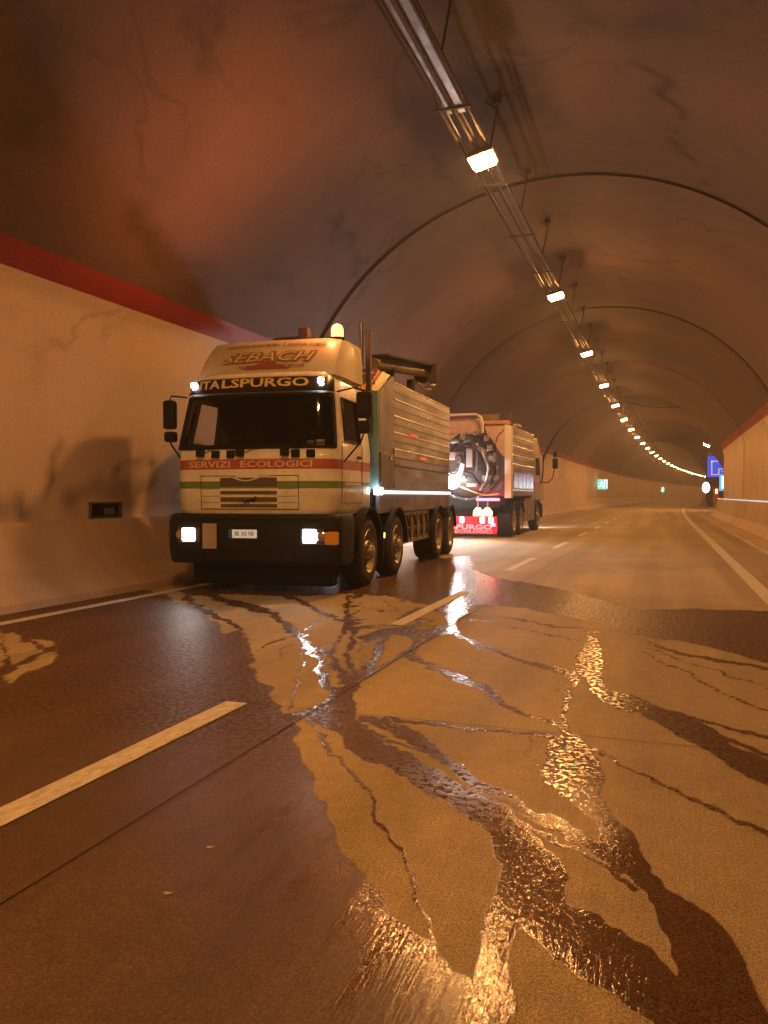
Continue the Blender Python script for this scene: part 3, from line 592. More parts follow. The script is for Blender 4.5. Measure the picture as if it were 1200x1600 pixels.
# ================================================================ running water on the slab
WET = [
('+',[(-6.75,0.25),(-6.75,9.3),(-6.083,8.886),(-5.196,7.942),(-4.586,7.434),(-4.05,6.917),(-3.755,6.707),(-3.534,6.357),(-3.08,5.623),(-2.821,5.226),(-2.504,4.818),(-2.266,4.462),(-2.101,4.244),(-1.989,4.141),(-1.759,3.706),(-1.557,3.377),(-1.307,3.022),(-1.107,2.739),(-0.941,2.532),(-0.814,2.395),(-0.687,2.26),(-0.61,2.197),(-0.552,2.118),(-0.458,2.059),(-0.342,1.937),(-0.35,0.9),(0.3,0.25)]),
('+',[(-3.903,10.012),(-4.078,11.692),(-4.151,14.035),(-4.202,16.075),(-3.924,16.919),(-3.125,13.724),(-2.476,12.455),(-1.611,11.62),(-1.098,10.991),(-0.628,10.124),(-0.239,9.507),(0.315,9.864),(1.121,9.875),(1.621,9.103),(1.142,6.39),(0.771,6.762),(0.436,7.268),(0.138,7.571),(-0.25,7.746),(-0.578,8.336),(-1.01,8.777),(-1.657,9.289),(-2.117,9.302),(-2.01,8.285),(-1.873,7.289),(-2.056,7.82),(-2.405,8.915),(-2.921,9.325),(-3.502,9.787)]),
('+',[(-5.902,8.95),(-5.461,9.247),(-4.545,9.283),(-3.827,9.817),(-4.017,11.516),(-4.117,15.753),(-10.429,27.079),(-10.642,16.28)]),
('-',[(-4.289,7.171),(-4.301,7.346),(-4.09,7.111),(-3.89,6.774),(-3.862,6.595),(-4.037,6.762)]),
('-',[(-5.815,5.841),(-5.809,5.991),(-5.382,5.646),(-5.026,5.452),(-4.873,5.271),(-4.806,5.074),(-4.69,4.808),(-5.208,5.299)]),
('-',[(-5.396,5.776),(-5.196,5.777),(-4.997,5.586),(-4.954,5.447),(-5.157,5.594)]),
('-',[(-4.841,5.457),(-4.559,5.16),(-4.413,4.785),(-4.412,4.626),(-4.239,4.27),(-4.436,4.487),(-4.6,4.791),(-4.709,5.107)]),
('-',[(-6.214,5.1),(-6.049,6.022),(-4.922,4.98),(-4.611,4.556),(-4.642,3.716)]),
('+',[(-2.042,4.831),(-2.029,4.594),(-1.964,4.262),(-1.676,3.966),(-1.431,3.713),(-1.248,3.578),(-1.081,3.455),(-0.837,3.208),(-0.696,3.065),(-0.589,2.919),(-0.533,2.775),(-0.509,2.589),(-0.513,2.417),(-0.485,2.241),(-0.469,2.085),(-0.408,1.817),(-0.326,1.846),(-0.355,2.038),(-0.398,2.271),(-0.407,2.388),(-0.359,2.349),(-0.294,2.28),(-0.216,2.21),(-0.111,2.137),(-0.015,2.026),(0.041,1.886),(0.338,1.835),(0.267,2.149),(0.254,2.223),(0.232,2.392),(0.177,2.543),(0.094,2.711),(0.007,2.839),(-0.049,3.051),(-0.11,3.206),(-0.19,3.342),(-0.233,3.418),(-0.292,3.355),(-0.244,3.223),(-0.202,3.043),(-0.178,2.951),(-0.096,2.817),(-0.043,2.742),(-0.003,2.595),(0.024,2.419),(0.056,2.299),(-0.055,2.426),(-0.19,2.53),(-0.276,2.574),(-0.302,2.755),(-0.37,2.95),(-0.48,3.128),(-0.61,3.287),(-0.771,3.397),(-0.933,3.577),(-1.101,3.726),(-1.298,3.922),(-1.448,4.046),(-1.59,4.226),(-1.685,4.331),(-1.818,4.619),(-1.969,5.062),(-2.049,5.073)]),
('+',[(-1.569,4.209),(-1.528,4.187),(-1.45,4.145),(-1.365,4.086),(-1.27,4.01),(-1.174,3.919),(-1.077,3.816),(-0.988,3.709),(-0.904,3.598),(-0.828,3.509),(-0.76,3.443),(-0.694,3.387),(-0.631,3.341),(-0.561,3.278),(-0.484,3.199),(-0.412,3.125),(-0.344,3.057),(-0.279,2.995),(-0.22,2.938),(-0.173,2.881),(-0.134,2.823),(-0.114,2.793),(-0.08,2.91),(-0.1,2.942),(-0.143,3.011),(-0.198,3.075),(-0.264,3.129),(-0.331,3.187),(-0.401,3.248),(-0.476,3.318),(-0.557,3.399),(-0.633,3.463),(-0.699,3.505),(-0.763,3.559),(-0.829,3.626),(-0.902,3.715),(-0.988,3.834),(-1.084,3.957),(-1.19,4.083),(-1.298,4.194),(-1.404,4.285),(-1.499,4.339),(-1.575,4.349),(-1.612,4.354)]),
('+',[(-1.45,4.046),(-1.381,4.003),(-1.248,3.92),(-1.131,3.845),(-1.029,3.775),(-0.919,3.688),(-0.803,3.587),(-0.709,3.49),(-0.634,3.397),(-0.599,3.353),(-0.596,3.377),(-0.632,3.423),(-0.708,3.518),(-0.804,3.622),(-0.923,3.734),(-1.036,3.826),(-1.139,3.894),(-1.257,3.967),(-1.391,4.047),(-1.461,4.089)]),
('+',[(-0.96,3.664),(-0.891,3.572),(-0.763,3.403),(-0.669,3.288),(-0.603,3.219),(-0.533,3.156),(-0.461,3.101),(-0.393,3.041),(-0.326,2.977),(-0.257,2.907),(-0.186,2.832),(-0.131,2.775),(-0.088,2.734),(-0.067,2.715),(-0.058,2.757),(-0.079,2.777),(-0.122,2.819),(-0.178,2.875),(-0.251,2.948),(-0.321,3.018),(-0.389,3.084),(-0.459,3.147),(-0.532,3.204),(-0.601,3.265),(-0.668,3.329),(-0.761,3.438),(-0.89,3.603),(-0.96,3.693)]),
('+',[(-0.421,4.428),(-0.51,4.459),(-0.557,4.332),(-0.565,4.1),(-0.53,3.847),(-0.47,3.625),(-0.394,3.451),(-0.297,3.325),(-0.241,3.192),(-0.201,3.026),(-0.104,3.032),(-0.178,3.346),(-0.231,3.586),(-0.24,3.81),(-0.281,4.012),(-0.349,4.253)]),
('+',[(-0.487,4.376),(-0.496,4.466),(-0.513,4.653),(-0.525,4.835),(-0.53,5.021),(-0.539,5.23),(-0.551,5.456),(-0.563,5.63),(-0.569,5.701),(-0.565,5.745),(-0.546,5.853),(-0.54,6.062),(-0.549,6.309),(-0.547,6.586),(-0.53,6.964),(-0.552,7.385),(-0.614,7.667),(-0.642,7.78),(-0.66,7.651),(-0.637,7.511),(-0.603,7.308),(-0.598,7.101),(-0.612,6.743),(-0.617,6.422),(-0.615,6.186),(-0.62,6.052),(-0.632,5.93),(-0.632,5.759),(-0.617,5.634),(-0.604,5.477),(-0.589,5.26),(-0.579,5.058),(-0.571,4.861),(-0.557,4.658),(-0.537,4.462),(-0.527,4.371)]),
('+',[(-0.648,5.941),(-0.641,6.087),(-0.625,6.4),(-0.615,6.709),(-0.612,7.005),(-0.618,7.332),(-0.634,7.691),(-0.642,7.882),(-0.668,7.924),(-0.666,7.741),(-0.661,7.402),(-0.656,7.087),(-0.651,6.79),(-0.657,6.482),(-0.671,6.165),(-0.678,6.016)]),
('+',[(-0.742,6.072),(-0.731,5.933),(-0.709,5.666),(-0.672,5.441),(-0.625,5.274),(-0.595,5.123),(-0.577,4.972),(-0.569,4.897),(-0.554,4.902),(-0.563,4.977),(-0.581,5.137),(-0.613,5.309),(-0.657,5.478),(-0.69,5.673),(-0.714,5.926),(-0.727,6.066)]),
('+',[(-0.635,7.203),(-0.553,7.569),(-0.501,7.092),(-0.42,6.422),(-0.391,5.855),(-0.342,5.572),(-0.193,5.44),(-0.052,5.235),(0.095,5.054),(0.229,4.888),(0.317,4.686),(0.362,4.446),(0.496,4.313),(0.632,4.096),(0.552,3.567),(0.45,3.904),(0.333,4.082),(0.26,4.251),(0.179,4.471),(0.055,4.631),(-0.047,4.86),(-0.175,4.959),(-0.297,5.149),(-0.384,5.286),(-0.485,5.522),(-0.561,6.014),(-0.62,6.481)]),
('+',[(-0.339,5.482),(-0.285,5.423),(-0.181,5.312),(-0.073,5.195),(0.039,5.075),(0.152,4.966),(0.268,4.869),(0.378,4.775),(0.481,4.685),(0.587,4.603),(0.696,4.53),(0.748,4.495),(0.763,4.563),(0.711,4.599),(0.601,4.675),(0.493,4.756),(0.388,4.843),(0.277,4.937),(0.159,5.038),(0.044,5.146),(-0.068,5.262),(-0.178,5.378),(-0.283,5.493),(-0.338,5.553)]),
('+',[(0.248,4.718),(0.269,4.67),(0.312,4.575),(0.375,4.476),(0.455,4.374),(0.544,4.273),(0.64,4.173),(0.686,4.126),(0.705,4.201),(0.659,4.25),(0.562,4.354),(0.472,4.459),(0.392,4.565),(0.33,4.666),(0.288,4.762),(0.266,4.813)]),
('+',[(-0.23,7.055),(-0.175,6.932),(-0.072,6.7),(0.035,6.467),(0.144,6.236),(0.208,6.064),(0.235,5.934),(0.3,5.774),(0.397,5.594),(0.483,5.438),(0.56,5.303),(0.643,5.186),(0.73,5.086),(0.772,5.038),(0.79,5.123),(0.747,5.169),(0.658,5.265),(0.574,5.377),(0.495,5.507),(0.409,5.667),(0.313,5.861),(0.249,6.021),(0.221,6.144),(0.154,6.321),(0.043,6.56),(-0.066,6.793),(-0.17,7.018),(-0.226,7.138)]),
('+',[(-0.174,7.435),(-0.109,7.321),(0.015,7.103),(0.148,6.937),(0.29,6.816),(0.458,6.694),(0.65,6.573),(0.842,6.465),(1.035,6.369),(1.128,6.323),(1.156,6.458),(1.061,6.506),(0.864,6.608),(0.668,6.716),(0.471,6.831),(0.301,6.958),(0.158,7.099),(0.025,7.279),(-0.101,7.507),(-0.168,7.628)]),
('+',[(-0.127,7.127),(-0.036,6.99),(0.134,6.733),(0.278,6.513),(0.401,6.324),(0.514,6.13),(0.617,5.932),(0.733,5.761),(0.86,5.613),(0.92,5.543),(0.935,5.61),(0.873,5.679),(0.744,5.823),(0.627,5.99),(0.522,6.183),(0.408,6.378),(0.284,6.571),(0.138,6.795),(-0.033,7.057),(-0.124,7.197)]),
('+',[(-0.338,4.173),(-0.307,4.13),(-0.247,4.048),(-0.187,3.97),(-0.125,3.898),(-0.06,3.826),(0.009,3.757),(0.075,3.687),(0.137,3.616),(0.195,3.539),(0.25,3.455),(0.303,3.383),(0.353,3.323),(0.416,3.249),(0.488,3.164),(0.522,3.124),(0.536,3.166),(0.502,3.208),(0.429,3.295),(0.366,3.371),(0.315,3.433),(0.263,3.506),(0.207,3.594),(0.147,3.671),(0.083,3.737),(0.016,3.805),(-0.054,3.877),(-0.119,3.95),(-0.181,4.024),(-0.242,4.103),(-0.302,4.188),(-0.333,4.232)]),
('+',[(-1.648,4.274),(-1.593,4.283),(-1.482,4.301),(-1.351,4.313),(-1.202,4.318),(-1.055,4.321),(-0.911,4.32),(-0.777,4.313),(-0.654,4.301),(-0.569,4.298),(-0.518,4.304),(-0.494,4.307),(-0.503,4.4),(-0.528,4.397),(-0.579,4.392),(-0.665,4.389),(-0.789,4.391),(-0.924,4.392),(-1.071,4.394),(-1.221,4.392),(-1.373,4.387),(-1.51,4.389),(-1.632,4.396),(-1.694,4.4)]),
('+',[(-0.67,4.328),(-0.673,4.283),(-0.68,4.186),(-0.657,4.067),(-0.61,3.947),(-0.559,3.814),(-0.503,3.671),(-0.477,3.603),(-0.464,3.647),(-0.491,3.712),(-0.55,3.849),(-0.603,3.977),(-0.647,4.089),(-0.666,4.179),(-0.661,4.263),(-0.659,4.309)]),
('+',[(-1.902,7.324),(-1.853,7.222),(-1.751,7.013),(-1.621,6.831),(-1.471,6.677),(-1.329,6.521),(-1.192,6.361),(-1.065,6.221),(-0.945,6.1),(-0.835,6.012),(-0.734,5.956),(-0.666,5.903),(-0.628,5.853),(-0.608,5.828),(-0.611,5.99),(-0.632,6.017),(-0.674,6.074),(-0.748,6.133),(-0.852,6.193),(-0.963,6.285),(-1.084,6.413),(-1.215,6.561),(-1.357,6.733),(-1.507,6.915),(-1.666,7.108),(-1.79,7.3),(-1.881,7.496),(-1.933,7.606)]),
('+',[(-1.963,6.136),(-1.898,6.058),(-1.774,5.91),(-1.664,5.769),(-1.562,5.63),(-1.465,5.526),(-1.376,5.46),(-1.274,5.37),(-1.163,5.259),(-1.084,5.135),(-1.024,4.984),(-0.953,4.865),(-0.886,4.801),(-0.81,4.735),(-0.722,4.663),(-0.649,4.605),(-0.589,4.558),(-0.545,4.516),(-0.515,4.477),(-0.499,4.457),(-0.496,4.548),(-0.512,4.569),(-0.545,4.613),(-0.592,4.66),(-0.654,4.709),(-0.729,4.77),(-0.818,4.845),(-0.895,4.934),(-0.959,5.034),(-1.016,5.147),(-1.084,5.307),(-1.183,5.454),(-1.303,5.562),(-1.41,5.661),(-1.504,5.75),(-1.599,5.864),(-1.703,6.011),(-1.823,6.17),(-1.955,6.335),(-2.024,6.421)]),
('+',[(-2.023,8.573),(-1.927,8.544),(-1.739,8.487),(-1.509,8.363),(-1.247,8.179),(-1.037,8.048),(-0.871,7.964),(-0.725,7.866),(-0.597,7.755),(-0.535,7.702),(-0.539,7.809),(-0.602,7.861),(-0.732,7.967),(-0.88,8.065),(-1.048,8.152),(-1.26,8.281),(-1.524,8.457),(-1.756,8.578),(-1.947,8.637),(-2.044,8.667)]),
('+',[(-1.888,8.143),(-1.763,8.075),(-1.522,7.944),(-1.312,7.789),(-1.131,7.615),(-0.953,7.454),(-0.778,7.304),(-0.694,7.233),(-0.7,7.328),(-0.785,7.398),(-0.961,7.545),(-1.141,7.702),(-1.323,7.87),(-1.535,8.023),(-1.779,8.157),(-1.905,8.227)]),
('+',[(-1.956,4.938),(-1.966,5.003),(-1.986,5.133),(-1.993,5.318),(-1.986,5.567),(-1.979,5.884),(-1.973,6.283),(-1.971,6.65),(-1.971,6.962),(-1.953,7.162),(-1.916,7.243),(-1.896,7.287),(-2,7.626),(-2.015,7.561),(-2.045,7.426),(-2.052,7.162),(-2.037,6.804),(-2.029,6.407),(-2.027,5.984),(-2.031,5.658),(-2.041,5.408),(-2.042,5.229),(-2.036,5.111),(-2.033,5.055)]),
('+',[(-1.916,6.205),(-1.935,6.318),(-1.982,6.6),(-2.095,6.973),(-2.218,7.244),(-2.266,7.401),(-2.303,7.66),(-2.327,7.819),(-2.431,8.036),(-2.411,7.881),(-2.366,7.543),(-2.243,7.122),(-2.12,6.839),(-2.076,6.692),(-2.042,6.485),(-2.021,6.365)]),
('+',[(-2.477,6.538),(-2.458,6.668),(-2.418,6.932),(-2.313,7.035),(-2.14,6.972),(-2.004,7.02),(-1.908,7.179),(-1.86,7.26),(-1.979,7.677),(-2.029,7.589),(-2.124,7.419),(-2.258,7.372),(-2.446,7.446),(-2.569,7.318),(-2.609,7.012),(-2.627,6.87)]),
('+',[(-5.88,9.116),(-5.753,9.033),(-5.511,8.875),(-5.206,8.638),(-4.849,8.333),(-4.548,8.107),(-4.3,7.953),(-4.103,7.799),(-3.954,7.65),(-3.787,7.437),(-3.588,7.147),(-3.4,6.911),(-3.247,6.757),(-3.123,6.596),(-3.015,6.415),(-2.958,6.321),(-3.01,6.583),(-3.066,6.665),(-3.195,6.855),(-3.353,7.058),(-3.528,7.26),(-3.699,7.48),(-3.901,7.766),(-4.11,8.029),(-4.299,8.225),(-4.525,8.409),(-4.794,8.584),(-5.112,8.834),(-5.501,9.178),(-5.86,9.486),(-6.171,9.739),(-6.333,9.87)]),
('+',[(-6.216,9.386),(-6.002,9.096),(-5.574,8.515),(-5.202,8.065),(-4.911,7.766),(-4.668,7.543),(-4.458,7.374),(-4.232,7.175),(-3.993,6.948),(-3.819,6.764),(-3.695,6.61),(-3.631,6.53),(-3.674,6.662),(-3.744,6.756),(-3.899,6.966),(-4.109,7.2),(-4.371,7.455),(-4.617,7.678),(-4.836,7.858),(-5.096,8.123),(-5.4,8.477),(-5.71,8.889),(-6.086,9.441),(-6.316,9.779)]),
('+',[(-3.003,6.414),(-2.93,6.3),(-2.797,6.092),(-2.67,5.873),(-2.543,5.634),(-2.413,5.393),(-2.283,5.154),(-2.172,4.962),(-2.068,4.799),(-1.97,4.697),(-1.896,4.667),(-1.864,4.653),(-2.001,5.03),(-2.027,5.021),(-2.07,5),(-2.112,5.028),(-2.177,5.129),(-2.274,5.294),(-2.399,5.521),(-2.53,5.759),(-2.667,6.011),(-2.815,6.274),(-2.966,6.53),(-3.044,6.661)]),
('+',[(-2.725,6.134),(-2.663,6.05),(-2.553,5.899),(-2.454,5.734),(-2.348,5.531),(-2.236,5.322),(-2.114,5.101),(-2.005,4.974),(-1.951,4.989),(-1.932,5),(-2.029,5.282),(-2.063,5.307),(-2.115,5.349),(-2.154,5.402),(-2.24,5.54),(-2.348,5.723),(-2.474,5.944),(-2.61,6.147),(-2.731,6.29),(-2.789,6.358)]),
('+',[(-4.605,9.203),(-4.5,9.105),(-4.299,8.918),(-4.102,8.7),(-3.907,8.455),(-3.726,8.233),(-3.559,8.032),(-3.386,7.834),(-3.208,7.636),(-3.08,7.53),(-3.002,7.513),(-2.927,7.442),(-2.852,7.32),(-2.813,7.257),(-2.902,7.58),(-2.935,7.615),(-3.008,7.695),(-3.087,7.745),(-3.165,7.762),(-3.294,7.885),(-3.489,8.131),(-3.678,8.366),(-3.856,8.583),(-4.039,8.802),(-4.231,9.024),(-4.436,9.241),(-4.652,9.447),(-4.763,9.553)]),
('+',[(-3.512,8.004),(-3.464,7.927),(-3.407,7.848),(-3.377,7.738),(-3.356,7.515),(-3.33,7.322),(-3.301,7.165),(-3.287,7.089),(-3.222,6.982),(-3.235,7.055),(-3.262,7.203),(-3.281,7.376),(-3.292,7.585),(-3.371,7.854),(-3.507,8.1),(-3.558,8.189)]),
('+',[(-3.919,9.711),(-3.78,9.333),(-3.518,8.624),(-3.274,8.029),(-3.069,7.583),(-2.897,7.221),(-2.758,6.941),(-2.666,6.711),(-2.576,6.417),(-2.459,6.103),(-2.342,5.842),(-2.24,5.623),(-2.146,5.423),(-2.071,5.259),(-2.012,5.122),(-1.984,5.056),(-1.947,5.15),(-1.978,5.212),(-2.042,5.343),(-2.121,5.508),(-2.215,5.712),(-2.315,5.928),(-2.413,6.138),(-2.49,6.35),(-2.571,6.642),(-2.716,7.035),(-2.891,7.421),(-3.062,7.792),(-3.234,8.158),(-3.418,8.605),(-3.654,9.242),(-3.794,9.616)]),
('+',[(-3.061,7.599),(-3.005,7.399),(-2.897,7.016),(-2.785,6.666),(-2.678,6.373),(-2.614,6.172),(-2.56,5.963),(-2.412,5.645),(-2.223,5.314),(-2.14,5.168),(-2.145,5.323),(-2.23,5.465),(-2.407,5.761),(-2.501,5.947),(-2.532,6.075),(-2.609,6.317),(-2.71,6.597),(-2.797,6.885),(-2.878,7.212),(-2.923,7.392)]),
('+',[(-2.577,7.127),(-2.518,7.003),(-2.426,6.814),(-2.373,6.652),(-2.318,6.412),(-2.256,6.151),(-2.193,5.902),(-2.145,5.687),(-2.108,5.498),(-2.09,5.406),(-1.967,5.249),(-1.986,5.34),(-2.027,5.534),(-2.072,5.749),(-2.122,5.987),(-2.185,6.251),(-2.272,6.579),(-2.402,6.94),(-2.537,7.214),(-2.597,7.334)]),
('+',[(-2.523,6.521),(-2.459,6.386),(-2.342,6.139),(-2.25,5.913),(-2.176,5.694),(-2.139,5.587),(-2.111,5.58),(-2.148,5.686),(-2.229,5.919),(-2.332,6.171),(-2.456,6.433),(-2.52,6.57)]),
('+',[(-3.204,6.878),(-3.217,6.782),(-3.241,6.595),(-3.259,6.438),(-3.273,6.307),(-3.252,6.138),(-3.201,5.942),(-3.17,5.813),(-3.157,5.736),(-3.15,5.697),(-3.098,5.624),(-3.104,5.662),(-3.117,5.74),(-3.147,5.871),(-3.196,6.056),(-3.217,6.216),(-3.21,6.352),(-3.195,6.511),(-3.17,6.694),(-3.157,6.788)]),
('+',[(-3.095,6.37),(-3.09,6.311),(-3.078,6.187),(-3.016,6.008),(-2.921,5.82),(-2.88,5.74),(-2.856,5.76),(-2.897,5.84),(-2.975,5.987),(-3.016,6.099),(-3.03,6.214),(-3.038,6.277)]),
('+',[(-2.905,6.202),(-2.825,6.023),(-2.68,5.696),(-2.552,5.392),(-2.436,5.105),(-2.335,4.864),(-2.25,4.668),(-2.191,4.518),(-2.151,4.4),(-2.131,4.341),(-2.095,4.315),(-2.114,4.373),(-2.156,4.496),(-2.218,4.657),(-2.303,4.854),(-2.399,5.088),(-2.513,5.375),(-2.643,5.686),(-2.788,6.017),(-2.866,6.196)]),
('+',[(-2.057,4.159),(-2.038,4.173),(-2,4.201),(-1.969,4.238),(-1.946,4.283),(-1.935,4.305),(-2.015,4.45),(-2.023,4.421),(-2.037,4.364),(-2.063,4.323),(-2.101,4.295),(-2.121,4.281)]),
('+',[(-1.952,4.213),(-1.896,4.136),(-1.791,3.991),(-1.702,3.862),(-1.624,3.743),(-1.542,3.634),(-1.459,3.537),(-1.359,3.42),(-1.246,3.288),(-1.178,3.204),(-1.152,3.167),(-1.135,3.124),(-1.123,3.055),(-1.088,2.969),(-1.038,2.882),(-0.984,2.813),(-0.927,2.761),(-0.88,2.71),(-0.842,2.659),(-0.809,2.605),(-0.78,2.543),(-0.748,2.479),(-0.715,2.416),(-0.687,2.356),(-0.663,2.297),(-0.642,2.244),(-0.624,2.198),(-0.615,2.175),(-0.597,2.188),(-0.605,2.211),(-0.623,2.259),(-0.644,2.312),(-0.669,2.374),(-0.698,2.438),(-0.731,2.504),(-0.763,2.567),(-0.795,2.63),(-0.832,2.691),(-0.875,2.745),(-0.925,2.8),(-0.98,2.855),(-1.028,2.918),(-1.071,2.993),(-1.097,3.056),(-1.111,3.121),(-1.138,3.192),(-1.175,3.249),(-1.246,3.338),(-1.361,3.472),(-1.462,3.591),(-1.544,3.688),(-1.623,3.791),(-1.7,3.903),(-1.792,4.034),(-1.898,4.183),(-1.954,4.262)]),
('+',[(-2.48,7.553),(-2.515,7.761),(-2.589,8.188),(-2.565,8.501),(-2.434,8.675),(-2.312,8.603),(-2.208,8.315),(-2.149,8.158),(-2.154,8.314),(-2.215,8.476),(-2.364,8.871),(-2.518,8.974),(-2.659,8.782),(-2.69,8.431),(-2.618,7.963),(-2.586,7.757)]),
('+',[(-3.591,9.217),(-3.623,9.43),(-3.692,9.896),(-3.778,10.386),(-3.879,10.867),(-3.93,11.108),(-4.44,12.27),(-4.405,12.053),(-4.346,11.674),(-4.332,11.363),(-4.353,11.073),(-4.362,10.926)]),
('M',[(-3.736,9.362),(-4.138,11.005),(-4.372,13.958),(-3.653,14.208),(-1.9,7.469),(-2.329,7.437),(-2.36,6.767),(-2.548,6.536)]),
]

def sd(X, Y, poly):
    """signed distance, positive inside"""
    P = np.array(poly); Q = np.roll(P, -1, axis=0)
    d = np.full(X.shape, 1e9); ins = np.zeros(X.shape, bool)
    for (ax, ay), (bx, by) in zip(P, Q):
        ex, ey = bx-ax, by-ay; L2 = ex*ex+ey*ey+1e-12
        t = np.clip(((X-ax)*ex+(Y-ay)*ey)/L2, 0, 1)
        d = np.minimum(d, (X-ax-t*ex)**2+(Y-ay-t*ey)**2)
        if ay != by:
            c = ((ay > Y) != (by > Y)) & (X < (bx-ax)*(Y-ay)/(by-ay)+ax); ins ^= c
    return np.where(ins, 1, -1)*np.sqrt(d)
def field(X, Y):
    amp = .012 + .004*Y
    Xw = X + amp*((vnoise(X*9, Y*5, 1)-.5)*1.5 + (vnoise(X*30, Y*16, 2)-.5)*.8)
    Yw = Y + amp*2.2*((vnoise(X*8, Y*5, 3)-.5)*1.5 + (vnoise(X*28, Y*14, 4)-.5)*.8)
    F = np.full(X.shape, -.5); G = np.zeros(X.shape); GR = np.zeros(X.shape)      # G: how thick the film stands
    for k, (s, poly) in enumerate(WET):
        P = np.array(poly); x0, y0 = P.min(0)-.5; x1, y1 = P.max(0)+.5
        m = (Xw > x0) & (Xw < x1) & (Yw > y0) & (Yw < y1)
        if not m.any(): continue
        q = sd(Xw[m], Yw[m], poly)
        if s == '+':
            if k == 0: edge0 = q; Gm = np.maximum(0, 1.45*np.exp(-(np.maximum(q,0)/.36)**1.2)-.10)*np.clip((3.5-Yw[m])/1.1,0,1)*(q>0)*(.35+.9*vnoise(Xw[m]*22,Yw[m]*1.6,11)); G[m] = np.maximum(G[m], np.minimum(Gm,1)); GR[m] = np.where(q > -.02, .16+.34*np.minimum(Gm,1), 0)
            g = .0 if k == 0 else (.25 if k in (1, 2) else .85)
            old = F[m]; F[m] = np.maximum(old, q)
            if k > 2: G[m] = np.maximum(G[m], np.where(q > -.01, g, 0))
            elif k: G[m] = np.maximum(G[m], np.where(q > 0, .12+.8*np.clip((-.6-Xw[m])/1.2, 0, 1), 0))
        elif s == '-': F[m] = np.minimum(F[m], -q)
        else:
            x_, y_ = Xw[m], Yw[m]
            n = (vnoise(x_*3.4+2*y_, y_*1.7, 7)-.5) + .5*(vnoise(x_*7-3*y_, y_*3.6, 8)-.5)
            vein = .035 - np.abs(n)*.55
            vein = np.minimum(vein, q); F[m] = np.maximum(F[m], vein)
            G[m] = np.maximum(G[m], np.where(vein > 0, .6, 0))
    low = np.clip((2.75-Y)/.5, 0, 1)*np.clip((.1-X)/.15, 0, 1)*(Xw > -3)
    GR = np.maximum(GR, np.where(G > .8, .30*low, 0)); return F, G, GR
def water_zone(x0, x1, y0, y1, c, V, Fc, Att, Att2, Att3, EDGE):
    nx = int(round((x1-x0)/c)); ny = int(round((y1-y0)/c))
    xs = np.linspace(x0, x1, nx+1); ys = np.linspace(y0, y1, ny+1)
    X, Y = np.meshgrid(xs, ys); F, G, GR = field(X, Y)
    # thin film close to its tongue edges runs thicker (a bead of water)
    ing = F > -EDGE; idx = -np.ones(X.shape, np.int64); base = len(V)
    k = np.flatnonzero(ing.ravel()); idx.ravel()[k] = base + np.arange(len(k))
    Z = .0012 + np.minimum(np.maximum(F, 0)*.02, .001)
    V += list(zip(X.ravel()[k].tolist(), Y.ravel()[k].tolist(), Z.ravel()[k].tolist())); Att += G.ravel()[k].tolist(); Att2 += GR.ravel()[k].tolist(); Att3 += np.clip((F.ravel()[k]+EDGE)/(3*EDGE), 0, 1).tolist()
    full = ing[:-1,:-1] & ing[:-1,1:] & ing[1:,1:] & ing[1:,:-1]
    jj, ii = np.nonzero(full)
    Fc += np.stack([idx[jj,ii], idx[jj,ii+1], idx[jj+1,ii+1], idx[jj+1,ii]], 1).tolist()
    anyc = ing[:-1,:-1] | ing[:-1,1:] | ing[1:,1:] | ing[1:,:-1]
    jj, ii = np.nonzero(anyc & ~full); cache = {}
    for j, i in zip(jj.tolist(), ii.tolist()):
        cs = [(j,i),(j,i+1),(j+1,i+1),(j+1,i)]; poly = []
        for a in range(4):
            p, q = cs[a], cs[(a+1) % 4]
            if ing[p]: poly.append(int(idx[p]))
            if ing[p] != ing[q]:
                key = (p, q) if p < q else (q, p)
                if key not in cache:
                    t = (F[p]+EDGE)/(F[p]-F[q]); cache[key] = len(V)
                    V.append((float(X[p]+(X[q]-X[p])*t), float(Y[p]+(Y[q]-Y[p])*t), .0008)); Att3.append(0.0); Att.append(float(max(G[p], G[q]))); Att2.append(float(max(GR[p], GR[q])))
                poly.append(cache[key])
        if len(poly) >= 3: Fc.append(poly)
V, Fc, Att, Att2, Att3 = [], [], [], [], []
water_zone(-6.75, 4.35, .3, 3.2, .0111, V, Fc, Att, Att2, Att3, .005)
water_zone(-6.75, 4.35, 3.2, 5.1, .018, V, Fc, Att, Att2, Att3, .006)
water_zone(-6.75, 5.15, 5.1, 9.9, .035, V, Fc, Att, Att2, Att3, .010)
water_zone(-6.75, 2.65, 9.9, 19.9, .05, V, Fc, Att, Att2, Att3, .018)
me = bpy.data.meshes.new('water'); me.from_pydata(V, [], Fc); me.materials.append(M_WET)
a = me.attributes.new('film', 'FLOAT', 'POINT'); a.data.foreach_set('value', Att)
a = me.attributes.new('groove', 'FLOAT', 'POINT'); a.data.foreach_set('value', Att2)
a = me.attributes.new('damp', 'FLOAT', 'POINT'); a.data.foreach_set('value', Att3)
me.polygons.foreach_set('use_smooth', [True]*len(me.polygons)); me.update()
water = bpy.data.objects.new('water', me); COL.objects.link(water); tag(water, kind='structure')

